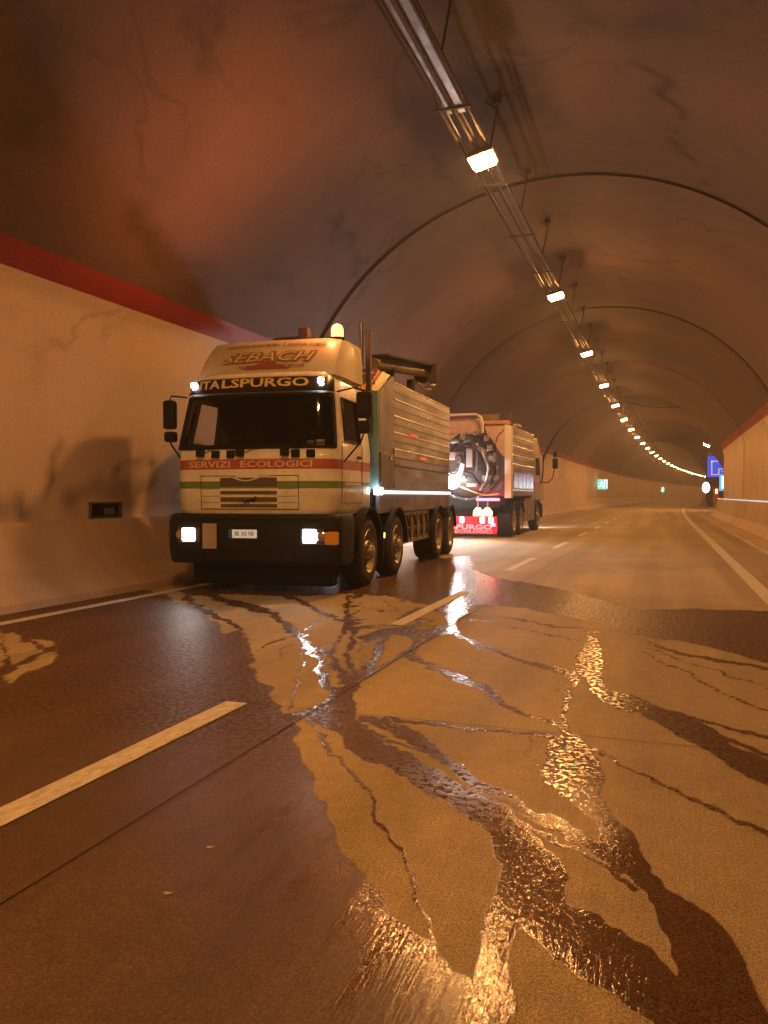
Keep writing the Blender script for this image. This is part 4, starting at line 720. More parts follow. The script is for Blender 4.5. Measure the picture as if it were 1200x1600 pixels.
# crumbs of litter on the wet slab
def scrap(x, y, s, a, label):
    mb = MB(); c, q = math.cos(a), math.sin(a); pts = []
    for k in range(9):
        t = k/9*2*math.pi; r = s*(1+.25*math.sin(3*t+a)); px, py = r*math.cos(t)*1.5, r*math.sin(t)*.8
        pts.append((px*c-py*q, px*q+py*c))
    mb.prism(pts, 'z', .0015, .0045)
    o = mb.build('litter_scrap', mat('pale_scrap', (.42,.36,.22), .6, var=.3, vscale=40), loc=(x, y, 0)); tag(o, label, 'litter', 'pale scraps on the wet slab')
scrap(-1.569, 2.549, .011, .3, 'small pale scrap on the wet slab, farther of the two')
scrap(-1.517, 2.206, .010, .2, 'small pale scrap on the wet slab, nearer of the two')
# ================================================================ trucks
M_CREAM = mat('cream_paint', (.84,.88,.87), .34, var=.16, vscale=3.5, dirt=(.60,.58,.50), coat=.3)
M_FAIR = mat('fairing_paint', (.60,.56,.42), .35, var=.15, vscale=2, coat=.3)
M_REDP = mat('red_band', (.42,.09,.06), .35, var=.15, vscale=4, coat=.3)
M_GREENP = mat('green_band', (.13,.26,.07), .35, var=.15, vscale=4, coat=.3)
M_BLACK = mat('black_plastic', (.010,.009,.010), .5, spec=.2, var=.3, vscale=6, bump=.1, bscale=60)
M_RUBBER = mat('tyre_rubber', (.022,.02,.02), .75, var=.4, vscale=12, dirt=(.05,.04,.03))
M_RIM = mat('rim_steel', (.40,.36,.28), .4, .6, var=.45, vscale=14)
M_CHROME = mat('polished_steel', (.62,.60,.58), .18, 1.0)
M_ALU = mat('aluminium_board', (.17,.175,.225), .30, .85, var=.25, vscale=3, bump=.05, bscale=5, stretch=(1,.3,2))
M_ALU2 = mat('aluminium_plain', (.17,.165,.21), .36, .7, var=.3, vscale=2, bump=.1, bscale=12)
M_RAIL = mat('pale_rail', (.55,.50,.42), .3, .5)
M_ALUD = mat('dull_strip', (.12,.10,.10), .5, .6)
M_TEAL_LIT = mat('teal_lit_bulkhead', (.16,.36,.42), .45, var=.3, vscale=2)  # bulkhead colour holds the teal light of the green sign
M_LOCK = mat('locker_steel', (.34,.30,.25), .45, .5, var=.4, vscale=5)
M_CHAS = mat('chassis_black', (.013,.012,.011), .8, spec=.15)
M_DARKI = mat('cab_interior', (.012,.011,.011), .8)
M_SEAT = mat('seat_cloth', (.02,.018,.02), .9)
M_LETTER = mat('letter_cream', (.74,.64,.42), .5)
M_LETPALE = mat('letter_pale', (.70,.55,.45), .5)
M_LETBROWN = mat('letter_brown', (.30,.16,.09), .5)
M_LETY = mat('letter_yellow', (.72,.60,.22), .5)
M_HEAD = glow('headlight_lit', (1,.93,.88), 16)
M_AMBERL = glow('beacon_lit', (1,.46,.14), 3.2)
M_AMBER = mat('amber_lens', (.50,.20,.02), .25, emit=(1,.4,.02), estr=.08)
M_LEDW = glow('white_led', (1,.97,.92), 8)
M_REFLGLOW = glow('white_strip', (1,.96,.9), 2.6)
def glass_mat(name, tint=(.66,.64,.60), fac=.22):
    m = bpy.data.materials.new(name); m.use_nodes = True; nt, L, b = nodes_of(m); out = nt['Material Output']; nt.remove(b)
    t = nt.new('ShaderNodeBsdfTransparent'); t.inputs[0].default_value = (*tint,1)
    g = nt.new('ShaderNodeBsdfGlossy'); g.inputs['Roughness'].default_value = .04; g.inputs[0].default_value = (.9,.9,.9,1)
    lw = nt.new('ShaderNodeLayerWeight'); lw.inputs[0].default_value = .5; mx = nt.new('ShaderNodeMixShader')
    pw = nt.new('ShaderNodeMath'); pw.operation = 'POWER'; L.new(lw.outputs['Facing'], pw.inputs[0]); pw.inputs[1].default_value = 4
    ad = nt.new('ShaderNodeMath'); ad.operation = 'MULTIPLY_ADD'; L.new(pw.outputs[0], ad.inputs[0]); ad.inputs[1].default_value = .8; ad.inputs[2].default_value = .04
    L.new(ad.outputs[0], mx.inputs[0]); L.new(t.outputs[0], mx.inputs[1]); L.new(g.outputs[0], mx.inputs[2]); L.new(mx.outputs[0], out.inputs[0])
    return m
M_GLASS = glass_mat('tinted_glass'); M_CLEAR = glass_mat('clear_glass', (.92,.92,.9))
M_MIRR = mat('mirror_glass', (.6,.6,.6), .03, 1.0)

def wheel(parent, x, y, side=1, r=.50, w_=.30, deep=False):
    """tyre + rim, outer face at x"""
    s = side; t = MB()
    t.lathe([(0-s*.02, r*.60), (0, r*.66), (0+s*.0, r*.86), (-s*.03, r*.965), (-s*.06, r), (-s*(w_-.06), r), (-s*w_, r*.95), (-s*w_, r*.6)], 'x', (x, y, r), 40)
    for k in range(36):       # tread blocks
        a = 2*math.pi*k/36
        M_ = Matrix.Translation((x-s*w_/2, y, r)) @ Matrix.Rotation(a, 4, 'X')
        t.box(-w_*.38, w_*.38, -.03, .03, r-.015, r+.008, M=M_)
    wh = t.build('wheel', M_RUBBER, parent, smooth=True)
    d = -.10 if deep else .02
    g = MB(); g.lathe([(0-s*.015, r*.64), (0+s*.005, r*.62), (-s*.02, r*.58), (s*(d-.10), r*.50), (s*(d-.10), r*.36), (s*(d-.03), r*.30), (s*(d-.02), r*.20), (s*(d+.03), r*.18), (s*(d+.05), r*.12), (s*(d+.05), .001)], 'x', (x, y, r), 32)
    g.build('rim', M_RIM, wh, smooth=True)
    nuts = MB()
    for k in range(10):
        a = 2*math.pi*k/10; yy = y+math.cos(a)*r*.25; zz = r+math.sin(a)*r*.25
        nuts.cyl((x+s*(d-.04), yy, zz), (x+s*(d+.015), yy, zz), .017, 6)
    for k in range(8):
        a = 2*math.pi*(k+.5)/8; yy = y+math.cos(a)*r*.43; zz = r+math.sin(a)*r*.43
        nuts.cyl((x+s*(d-.102), yy, zz), (x+s*(d-.094), yy, zz), .03, 8, 1)
    nuts.build('wheel_nuts', [M_CHROME, M_CHAS], wh, kind='stuff')
    return wh
def fender(parent, x0, x1, y, r, a0, a1, m=None, t=.03, z=.5):
    mb = MB(); n = 14; outer = [(y+(r)*math.cos(R(a0+(a1-a0)*k/n)), z+r*math.sin(R(a0+(a1-a0)*k/n))) for k in range(n+1)]
    inner = [(y+(r-t)*math.cos(R(a0+(a1-a0)*k/n)), z+(r-t)*math.sin(R(a0+(a1-a0)*k/n))) for k in range(n+1)]
    vs = [(x0,)+p for p in outer]+[(x1,)+p for p in outer]+[(x0,)+p for p in inner]+[(x1,)+p for p in inner]; q = n+1; fs = []
    for k in range(n):
        fs += [(k,k+1,q+k+1,q+k),(2*q+k,3*q+k,3*q+k+1,2*q+k+1),(k,2*q+k,2*q+k+1,k+1),(q+k,q+k+1,3*q+k+1,3*q+k)]
    fs += [(0,q,3*q,2*q),(n,2*q+n,3*q+n,q+n)]
    mb.add(vs, fs); return mb.build('fender', m or M_BLACK, parent, smooth=True)

def interp(z, tab):
    for (a, va), (b, vb) in zip(tab[:-1], tab[1:]):
        if z <= b: return va + (vb-va)*max(0,(z-a))/(b-a)
    return tab[-1][1]
WT = [(1.05,1.10),(1.12,1.135),(1.92,1.14),(2.63,1.05),(2.86,1.00),(2.93,.96),(2.97,.85)]
FT = [(1.05,.05),(1.12,.01),(1.5,0.0),(1.92,.02),(2.63,.17),(2.86,.26),(2.93,.32),(2.97,.5)]
def cab_ring(z, off=0.0):
    w_ = interp(z, WT)+off; f = interp(z, FT)-off
    half = [(w_,1.62),(w_,1.18),(w_+.0,.42),(w_-.005,.20),(w_-.03,.10),(w_-.09,.035),(w_-.19,0),(w_*.66,-.03),(w_*.44,-.045),(w_*.22,-.053)]
    pts = [(-x, y) for x, y in half] + [(0,-.055)] + [(x, y) for x, y in half[::-1]]
    return [(x, (y+f) if y < 1.0 else y, z) for x, y in pts]
def cab_front(x, z, off=.004):
    """y of the cab front surface at x, z"""
    r = cab_ring(z)
    for a, b in zip(r[4:16], r[5:17]):
        if a[0] <= x <= b[0]: return a[1]+(b[1]-a[1])*(x-a[0])/(b[0]-a[0]) - off
    return r[10][1]-off

t1 = empty('tanker_truck', (-5.077, 9.316, 0), R(4.2), 'cream fronted waste tanker truck with lit headlights and amber beacon, facing the camera', 'truck', 'vacuum tanker trucks parked in the left lane')
def build_cab():
    zs = [1.05,1.12,1.39,1.485,1.64,1.768,1.92,2.02,2.60,2.66,2.86,2.93,2.97]
    band = [0,0,2,0,1,0,0,0,0,0,0,0]
    cab = MB(); rings = [cab_ring(z) for z in zs]; n = len(rings[0])
    cab.loft(rings, mats=band, cap0=True, cap1=True)
    # openings: windscreen and side windows
    keep_f, keep_m = [], []
    for fi, (f, m) in enumerate(zip(cab.f, cab.m)):
        if len(f) == 4:
            i = fi//n; k = fi % n
            zc = zs[i] if i < len(zs) else 0
            if 1.92 <= zc < 2.60 and 4 <= k < 16 and i < len(zs)-1: continue
            if 2.02 <= zc < 2.60 and k in (1, 18) and i < len(zs)-1: continue
        keep_f.append(f); keep_m.append(m)
    cab.f, cab.m = keep_f, keep_m
    body = cab.build('cab', [M_CREAM, M_REDP, M_GREENP, M_DARKI, M_DARKI, M_DARKI], t1, smooth=True)
    sm = body.modifiers.new('thick', 'SOLIDIFY'); sm.thickness = .03; sm.offset = -1; sm.material_offset = 3; sm.material_offset_rim = 3
    # panes
    def pane(z0, z1, idx, name, off=-.012, mt=M_GLASS):
        mb = MB(); rs = []
        for q in range(6):
            z = z0+(z1-z0)*q/5; r = cab_ring(z, off); rs.append([r[i] for i in idx])
        mb.loft(rs, closed=False); return mb.build(name, mt, t1, smooth=True)
    ws = pane(1.915, 2.665, list(range(4, 17)), 'windscreen')
    pane(2.01, 2.61, [1, 2], 'side_window', mt=M_CLEAR); pane(2.01, 2.61, [18, 19], 'side_window', mt=M_CLEAR)
    # rubber seal round the screen
    lo = [cab_ring(1.925, .004)[i] for i in range(4, 17)]; hi = [cab_ring(2.62, .004)[i] for i in range(4, 17)]
    midL = [cab_ring(1.925+.7*k/6, .004)[4] for k in range(1, 6)]; midR = [cab_ring(1.925+.7*k/6, .004)[16] for k in range(1, 6)]
    MB().tube(lo + midR + hi[::-1] + midL[::-1], .022, 6, closed=True).build('seal', M_BLACK, ws)
    # doors: seam grooves, handle
    for sx in (1, -1):
        X = sx*1.142
        d = MB(); 
        for (ya, yb, za, zb) in ((.285,.297,1.2,2.0),(1.2,1.212,1.3,2.0),(.29,1.21,1.19,1.2)):
            d.box(min(X, X+sx*.004), max(X, X+sx*.004), ya, yb, za, zb)
        dr = d.build('door_seam', M_BLACK, t1)
        MB().box(min(X+sx*.005, X+sx*.035), max(X+sx*.005, X+sx*.035), .95, 1.12, 1.80, 1.84).build('door_handle', M_BLACK, t1, bevel=.008)
    # door window frame, dark B post
    for sx in (1, -1):
        mb = MB()
        pts = [(sx*(interp(z, WT)+.002), yy, z) for yy, z in ((.44,2.02),(1.17,2.02),(1.17,2.6),(.52,2.6))]
        mb.tube(pts, .016, 6, closed=True); mb.build('window_seal', M_BLACK, t1)
    # interior
    i = MB(); i.box(-1.05,1.05,.22,.60,1.55,1.90); i.box(-1.08,1.08,.15,1.58,1.15,1.2); i.box(-1.05,1.05,1.54,1.58,1.2,2.55)
    i.build('dashboard', M_DARKI, t1)
    for sx in (-.55, .55):
        s = MB(); s.box(sx-.25,sx+.25,.75,1.25,1.5,1.66); s.box(sx-.24,sx+.24,1.2,1.34,1.6,2.2); s.box(sx-.13,sx+.13,1.22,1.32,2.22,2.42)
        s.build('seat', M_SEAT, t1, bevel=.04)
    c = Vector((.55,.62,2.0)); ring = [(c.x+.21*math.cos(a), c.y+.09*math.sin(a), c.z+.19*math.sin(a)) for a in [2*math.pi*k/20 for k in range(20)]]
    MB().tube(ring, .016, 6, closed=True).tube([(c.x,c.y,c.z),(c.x,c.y-.12,c.z-.15)], .03, 6).build('steering_wheel', M_BLACK, t1)
    # papers on the dashboard, right corner
    mb = MB(); mb.box(.82,.93,.20,.205,1.93,2.03); mb.build('paper', M_LETTER, t1)
    mb = MB(); mb.box(.70,.79,.19,.195,1.94,2.02); mb.build('paper', mat('pink_paper', (.4,.25,.24), .8), t1)
    # grille with slots
    g = MB(); y0 = cab_front(0, 1.3)
    gx0, gx1 = -.72, .66
    def fy(x, z): return cab_front(x, z, .006)
    # panel outline groove (thin dark line), follows the front curve
    def line(p, q, r=.004, m=M_BLACK, k=8, name='grille_seam', par=t1):
        pts = [(p[0]+(q[0]-p[0])*i/k, 0, p[1]+(q[1]-p[1])*i/k) for i in range(k+1)]
        return MB().tube([(a, cab_front(a, c, .002), c) for a, _, c in pts], r, 4).build(name, m, par)
    for p, q in (((gx0,1.555),(-.36,1.555)), ((.28,1.555),(gx1,1.555)), ((gx0,1.555),(gx0,1.12)), ((gx1,1.555),(gx1,1.12)), ((gx0,1.12),(gx1,1.12)),
                 ((-.36,1.555),(-.2,1.55)), ((.12,1.55),(.28,1.555))):
        line(p, q, .005)
    for z, h in ((1.475,.055),(1.335,.022),(1.245,.03),(1.165,.022)):
        s = MB(); k = 10; xa, xb = -.43, .37; A = []; B = []
        for i_ in range(k+1):
            x = xa+(xb-xa)*i_/k; A.append((x, fy(x, z), z-h)); B.append((x, fy(x, z), z+h))
        C_ = [(a[0], a[1]+.012, a[2]) for a in A]
        s.loft([C_, A, B, [(b[0], b[1]+.012, b[2]) for b in B]], closed=False); s.build('grille_slot', mat('slot_shade', (.10,.075,.05), .7), t1)
    for z in (1.385,1.29,1.205):
        for xa, xb in ((gx0+.02,-.44),(.38,gx1-.02)):
            line((xa, z), (xb, z), .0035, mat('groove', (.2,.16,.1), .6), 4)
    # emblem: dipped chrome arc on top of the grille and a small prancing-animal badge
    arc = [(-.22+.36*i/12, 1.535-.045*math.sin(math.pi*i/12)) for i in range(13)]
    MB().tube([(-.33, fy(-.33,1.545)-.004, 1.545)]+[(x-.02, fy(x,z)-.006, z) for x, z in arc]+[(.27, fy(.27,1.545)-.004, 1.545)], .010, 6).build('grille_trim', M_CREAM, t1)
    e = MB(); yb = fy(0,1.24)-.014
    e.tube([(-.09,yb,1.215),(-.05,yb,1.225),(0,yb,1.24),(.05,yb,1.25),(.075,yb,1.28),(.10,yb,1.27)], [.006,.012,.014,.014,.012,.006], 6)
    for p in ((( -.06,yb,1.22),(-.085,yb,1.185)),((-.03,yb,1.225),(-.02,yb,1.185)),((.04,yb,1.245),(.055,yb,1.20)),((.06,yb,1.25),(.09,yb,1.215))): e.tube(p, .006, 5)
    e.tube([(-.09,yb,1.215),(-.12,yb,1.24),(-.105,yb,1.265)], .005, 5)
    e.build('emblem', M_CHAS, t1)
    # bumper
    b = MB(); k = 14; rings = []
    for z, off in ((.40,.03),(.44,.0),(.62,-.03),(.95,-.03),(1.03,.0),(1.06,.05)):
        w_ = 1.215-off*.4; r = []
        for a in range(0, 7): 
            an = math.pi - a/6*math.pi/2; r.append((-w_+.16+.16*math.cos(an), .10+off-.16*math.sin(an)*1.0, z))
        r = [(-w_, .55, z)] + r
        r += [(-p[0], p[1], z) for p in r[::-1]]
        rings.append(r)
    b.loft(rings, cap0=True, cap1=True); bump = b.build('bumper', M_BLACK, t1, smooth=True)
    yf = -.09
    # recessed seam lines
    MB().box(-1.05,1.05,yf-.006,yf+.02,.985,.995).build('seam', M_CHAS, bump)
    MB().box(-.62,.62,yf-.012,yf+.02,.46,.56).build('lower_grille', M_CHAS, bump)
    # number plate, warning card
    pl = MB().box(-.27,.11,yf-.02,yf-.008,.745,.855).build('number_plate', mat('plate_white', (.75,.78,.74), .4, emit=(1,1,.85), estr=.25), t1)  # the plate's faint glow stands for the light it reflects
    MB().box(-.285,-.235,yf-.023,yf-.019,.745,.855).build('plate_band', mat('plate_blue', (.02,.16,.45), .4), pl)
    text('BK 342 NR', .085, mat('plate_ink', (.09,.11,.09), .5), pl, (-.06, yf-.022, .80), width=.27)
    MB().box(-.66,-.46,yf-.02,yf-.01,.60,.93).build('blank_panel', mat('grey_card', (.42,.36,.30), .6, var=.2), t1)
    # lights
    for sx in (-1, 1):
        lt = MB().box(sx*.87-.17,sx*.87+.17,yf-.012,yf+.02,.66,.89).build('headlight', mat('light_bowl', (.12,.12,.12), .2, .8), t1, bevel=.02)
        h = MB(); h.box(sx*.85-.105, sx*.85+.075, yf-.035, yf-.01, .695, .868); h.build('lamp', M_HEAD, lt, bevel=.06 if sx > 0 else .075)
        l2 = MB(); l2.lathe([(-.02,.001),(-.018,.05),(-.01,.065)], 'y', (sx*(.85+.14*1), yf-.008, .78), 16); l2.build('side_lamp', M_CHROME, lt)
        if sx > 0:
            MB().box(1.03,1.20,yf-.012,yf+.30,.67,.84).build('turn_signal', M_AMBER, t1, bevel=.02)
            MB().box(1.195,1.222,.10,.5,.50,.62).build('step', M_CHAS, t1); MB().box(1.195,1.222,.10,.5,.75,.9).build('step', M_CHAS, t1)
        else:
            MB().box(-1.215,-1.10,yf+.04,yf+.20,.72,.84).build('turn_signal', mat('dull_red_lens', (.25,.05,.02), .3), t1, bevel=.02)
    # sun visor with the lettering
    v = MB(); top = []; bot = []; rs = []
    for z, off in ((2.655,.085),(2.665,.095),(2.84,.045),(2.865,.02)):
        rs.append([cab_ring(z, 0)[i] for i in range(3, 18)]); rs[-1] = [(x*(1.0), y-off, z) for x, y, _ in rs[-1]]
    back = [(p[0], p[1]+.03, p[2]) for p in rs[-1]]; back0 = [(p[0], p[1]+.03, p[2]) for p in rs[0]]
    v.loft([back0]+rs+[back], closed=False); vis = v.build('sun_visor', mat('visor_black', (.012,.011,.011), .3), t1, smooth=True)
    tilt = R(90-22)
    def vy(x): return -.0
    vyf = lambda x: cab_front(x, 2.76, .075)
    def vb(x): return -(vyf(x)-vyf(0))     # depth change along the bowed visor
    vl = lambda s, size, x, z, wd, m, b=.004, sp=1: text(s, size, m, vis, (x, vyf(0)-.012+(2.76-z)*.22, z), rot=(R(76),0,0), width=wd, bold=b, depth=.001, bend=lambda q: vb(q+x))
    vl('ITA', .165, -.655, 2.775, .31, M_LETTER)
    vl('LSPURGO', .165, .14, 2.775, 1.22, M_LETY)
    vl('www.italspurgo.it  -  E-mail: info@italspurgo.it', .05, -.03, 2.68, 1.5, mat('letter_white', (.75,.75,.75), .5), b=.001)
    for z in (2.70, 2.85):
        pts = [(x/10., vyf(x/10.)-.014+(2.76-z)*.22, z) for x in range(-5, 9)]
        MB().tube(pts, .006, 4).build('sign_border', M_LETY, vis)
        if z > 2.8: MB().tube([(x/10., vyf(x/10.)-.014+(2.76-z)*.22, z) for x in range(-9, -4)], .005, 4).build('sign_border', M_LETTER, vis)
    for sx, ex in ((-.94,0),(.885,.0)):
        z0 = 2.76
        m_ = MB().box(sx-.035,sx+.035,cab_front(sx*.98,2.8,.10),cab_front(sx*.98,2.8,.0),2.755,2.83).build('marker_lamp', glow('marker_white', (1,.95,.9), 22), t1, bevel=.015)
        MB().box(sx-.02+.02,sx+.05,cab_front(sx*.98,2.8,.11),cab_front(sx*.98,2.8,.05),2.72,2.755).build('bulb', M_LEDW, m_)
    # red band lettering
    def bend_front(z, x0=0): return lambda q: -(cab_front(max(-1.0,min(1.0,q+x0)), z)-cab_front(0, z))
    text('SERVIZI', .115, M_LETPALE, t1, (-.60, cab_front(0,1.70)-.004, 1.703), width=.62, bold=.002, depth=.001, bend=bend_front(1.7,-.60))
    text('ECOLOGICI', .115, M_LETPALE, t1, (.35, cab_front(0,1.70)-.004, 1.703), width=.98, bold=.002, depth=.001, bend=bend_front(1.7,.35))
    for za in (1.775,):
        line((-1.0, za), (1.0, za), .004, M_LETPALE, 16, 'pinstripe')
    # wipers and step brackets under the screen
    for x in (-.72, -.14, .48):
        wz = 1.90; m_ = MB(); yf2 = cab_front(x, wz, .02)
        m_.box(x-.05, x+.05, yf2-.05, yf2+.03, 1.81, 1.90)
        m_.tube([(x, yf2-.04, 1.88), (x+.25, cab_front(x+.25,1.95,.05), 1.955), (x+.34, cab_front(x+.34,1.97,.045), 1.955)], .010, 5)
        m_.tube([(x+.02, cab_front(x,1.95,.03), 1.945), (x+.52, cab_front(min(1,x+.52),1.99,.03), 1.975)], .010, 5)
        m_.build('wiper', M_BLACK, t1)
    for x in (-.5, .82, -.28, .62):
        yy = cab_front(x, 1.86, .01); MB().box(x-.055, x+.055, yy-.03, yy+.02, 1.79, 1.89).build('hinge', M_CHAS, t1, bevel=.01)
    # mirrors
    mr = MB(); mr.box(-1.30,-1.13,-.02,.10,2.19,2.58); ob = mr.build('mirror', M_BLACK, t1, bevel=.035)
    MB().box(-1.295,-1.14,.0,.13,2.02,2.16).build('wide_mirror', M_BLACK, ob, bevel=.03)
    MB().tube([(-1.0,.12,2.62),(-1.2,.05,2.64),(-1.22,.04,2.56)], .012, 6).tube([(-1.22,.04,2.04),(-1.2,.05,1.98),(-1.1,.12,1.80)], .012, 6).build('arm', M_BLACK, ob)
    MB().box(-1.285,-1.145,.102,.106,2.22,2.55).build('glass', M_MIRR, ob)
    mr = MB(); mr.box(1.34,1.55,.24,.36,2.30,2.64); ob = mr.build('mirror', M_BLACK, t1, bevel=.03)
    MB().box(1.35,1.52,.26,.36,2.10,2.27).build('wide_mirror', M_BLACK, ob, bevel=.03)
    MB().tube([(1.05,.35,2.66),(1.3,.30,2.70),(1.44,.30,2.66)], .012, 6).tube([(1.44,.30,2.12),(1.40,.30,2.0),(1.16,.32,1.74)], .012, 6).build('arm', M_BLACK, ob)
    MB().box(1.36,1.53,.362,.366,2.33,2.61).build('glass', M_MIRR, ob)
    # side decals, right (near) side
    dz = MB(); dz.box(1.1415,1.1445,.42,1.14,1.44,1.47); dz.build('side_label', M_LETPALE, t1)
    dz = MB(); dz.box(1.141,1.1435,.42,.90,1.20,1.34); lab = dz.build('side_label', mat('label_grey', (.42,.40,.32), .6), t1)
    # roof fairing
    f = MB(); F_ = [(2.90,1.04,.34),(3.02,1.03,.42),(3.2,1.03,.57),(3.36,1.01,.72),(3.455,.985,.82),(3.485,.91,.92)]
    rings = []
    for z, w_, fy_ in F_:
        half = [(w_,1.60),(w_+.0,1.1+fy_*.15),(w_-.01,fy_+.20),(w_-.05,fy_+.06),(w_-.16,fy_+.01),(w_*.45,fy_-.03)]
        rings.append([(-x,y,z) for x,y in half]+[(0,fy_-.045,z)]+[(x,y,z) for x,y in half[::-1]])
    f.loft(rings, cap0=True, cap1=True); fr = f.build('roof_fairing', M_FAIR, t1, smooth=True)
    def ff(z): return interp(z, [(a, c) for a, b_, c in F_])-.052
    def ft(s, size, x, z, wd, m, b=.003, sh=0, off=0, nm='lettering', dp=.001):
        sl = math.atan2(ff(z+.05)-ff(z-.05), .1)
        return text(s, size, m, fr, (x, ff(z)-.004-off, z), rot=(R(90)-sl,0,0), width=wd, bold=b, shear=sh, depth=dp, bend=lambda q: -.045*((q+x)/.95)**2)
    ft('SEBACH', .27, .02, 3.185, 1.36, M_LETBROWN, .022, .25)
    ft('SEBACH', .27, .01, 3.188, 1.32, mat('letter_cream_bright', (.70,.58,.38), .5), -.002, .25, .006)
    ft('NOLEGGIO BAGNI MOBILI  E  SANITARI CHIMICI', .085, .05, 3.385, 1.45, M_LETBROWN, .002)
    ft('NUMERO VERDE  NOLEGGIO', .085, .10, 3.04, .95, M_LETBROWN, .002)
    tri = MB(); tri.add([(-.30, ff(3.0)-.012, 3.0),(.40, ff(3.0)-.012, 3.0),(.05, ff(3.1)-.012, 3.13)], [(0,1,2)])
    tri.build('badge', mat('badge_red', (.32,.09,.05), .5), fr)
    # beacon on the fairing
    bc = MB(); bc.lathe([(0,.001),(0,.10),(.05,.10),(.05,.001)], 'z', (.86,.95,3.44), 20); bo = bc.build('beacon', M_BLACK, t1)
    bl = MB(); bl.lathe([(.05,.075),(.07,.085),(.17,.085),(.215,.065),(.235,.03),(.24,.001)], 'z', (.86,.95,3.44), 20); bl.build('dome', M_AMBERL, bo, smooth=True)
    hn = MB(); hn.box(.28,.42,.95,1.1,3.47,3.66); hn.build('roof_hatch', mat('horn_box', (.05,.025,.018), .6), t1, bevel=.01)
    MB().tube([(-.1,1.0,3.52),(.28,1.02,3.53),(.55,1.0,3.50)], .025, 6).build('air_horn', M_RUST, t1)
    # exhaust stack behind the cab
    st = MB(); st.box(1.04,1.11,1.73,1.82,2.25,3.74); s_ = st.build('exhaust_stack', mat('stack_brown', (.035,.02,.017), .5, .3), t1, bevel=.01)
    MB().cyl((.985,1.70,3.2),(.985,1.70,3.84),.03,12).build('pipe', M_CHROME, s_)
build_cab()

def tank_body(t, y0, y1, hw, zb, zt0, zt1, pad, boards=6, deep=False, bulk=M_ALU2):
    """panelled aluminium box over the tank"""
    def zt(y): return zt0+(zt1-zt0)*(y-y0)/(y1-y0)
    c = MB()     # core, slightly inside the boards
    c.loft([[(-hw+.03,y0+.03,zb),(hw-.03,y0+.03,zb),(hw-.03,y0+.03,zt0-.35),(hw-.20,y0+.35,zt0-.02),(-hw+.20,y0+.35,zt0-.02),(-hw+.03,y0+.03,zt0-.35)],
            [(-hw+.03,y1-.03,zb),(hw-.03,y1-.03,zb),(hw-.03,y1-.03,zt1-.10),(hw-.20,y1-.03,zt1-.02),(-hw+.20,y1-.03,zt1-.02),(-hw+.03,y1-.03,zt1-.10)]], cap0=True, cap1=True)
    c.build('tank_box', bulk, t)
    for sx in (-1, 1):
        x0, x1 = sorted((sx*(hw-.028), sx*hw))
        for k in range(boards):
            a = k/boards; b = (k+1)/boards
            def Z(y, q): return (zb+.42) + (zt(y)-.10-(zb+.42))*q
            m = MB(); ya, yb = y0+pad, y1
            m.loft([[(x0,ya,Z(ya,a)+.008),(x1,ya,Z(ya,a)+.008),(x1+sx*.003,ya,Z(ya,(a+b)/2)),(x1,ya,Z(ya,b)-.008),(x0,ya,Z(ya,b)-.008)],
                    [(x0,yb,Z(yb,a)+.008),(x1,yb,Z(yb,a)+.008),(x1+sx*.003,yb,Z(yb,(a+b)/2)),(x1,yb,Z(yb,b)-.008),(x0,yb,Z(yb,b)-.008)]], cap0=True, cap1=True)
            m.build('side_board', M_ALU, t)
            r_ = MB(); r_.tube([(x1 if sx > 0 else x0, ya, Z(ya,b)), (x1 if sx > 0 else x0, yb, Z(yb,b))], .015, 5); r_.build('trim_rail', M_RAIL, t)
            r_ = MB(); xr = x1 if sx > 0 else x0; r_.box(xr-.004, xr+.004, ya, yb, Z(ya,(a+b)/2)-.012, Z(ya,(a+b)/2)+.012); r_.v = [(p[0], p[1], p[2]+(Z(p[1],(a+b)/2)-Z(ya,(a+b)/2))) for p in r_.v]; r_.build('rub_strip', M_ALUD, t)
        m = MB(); m.box(x0,x1,y0+pad,y1,zb+.03,zb+.40); m.build('lower_board', M_ALU, t)

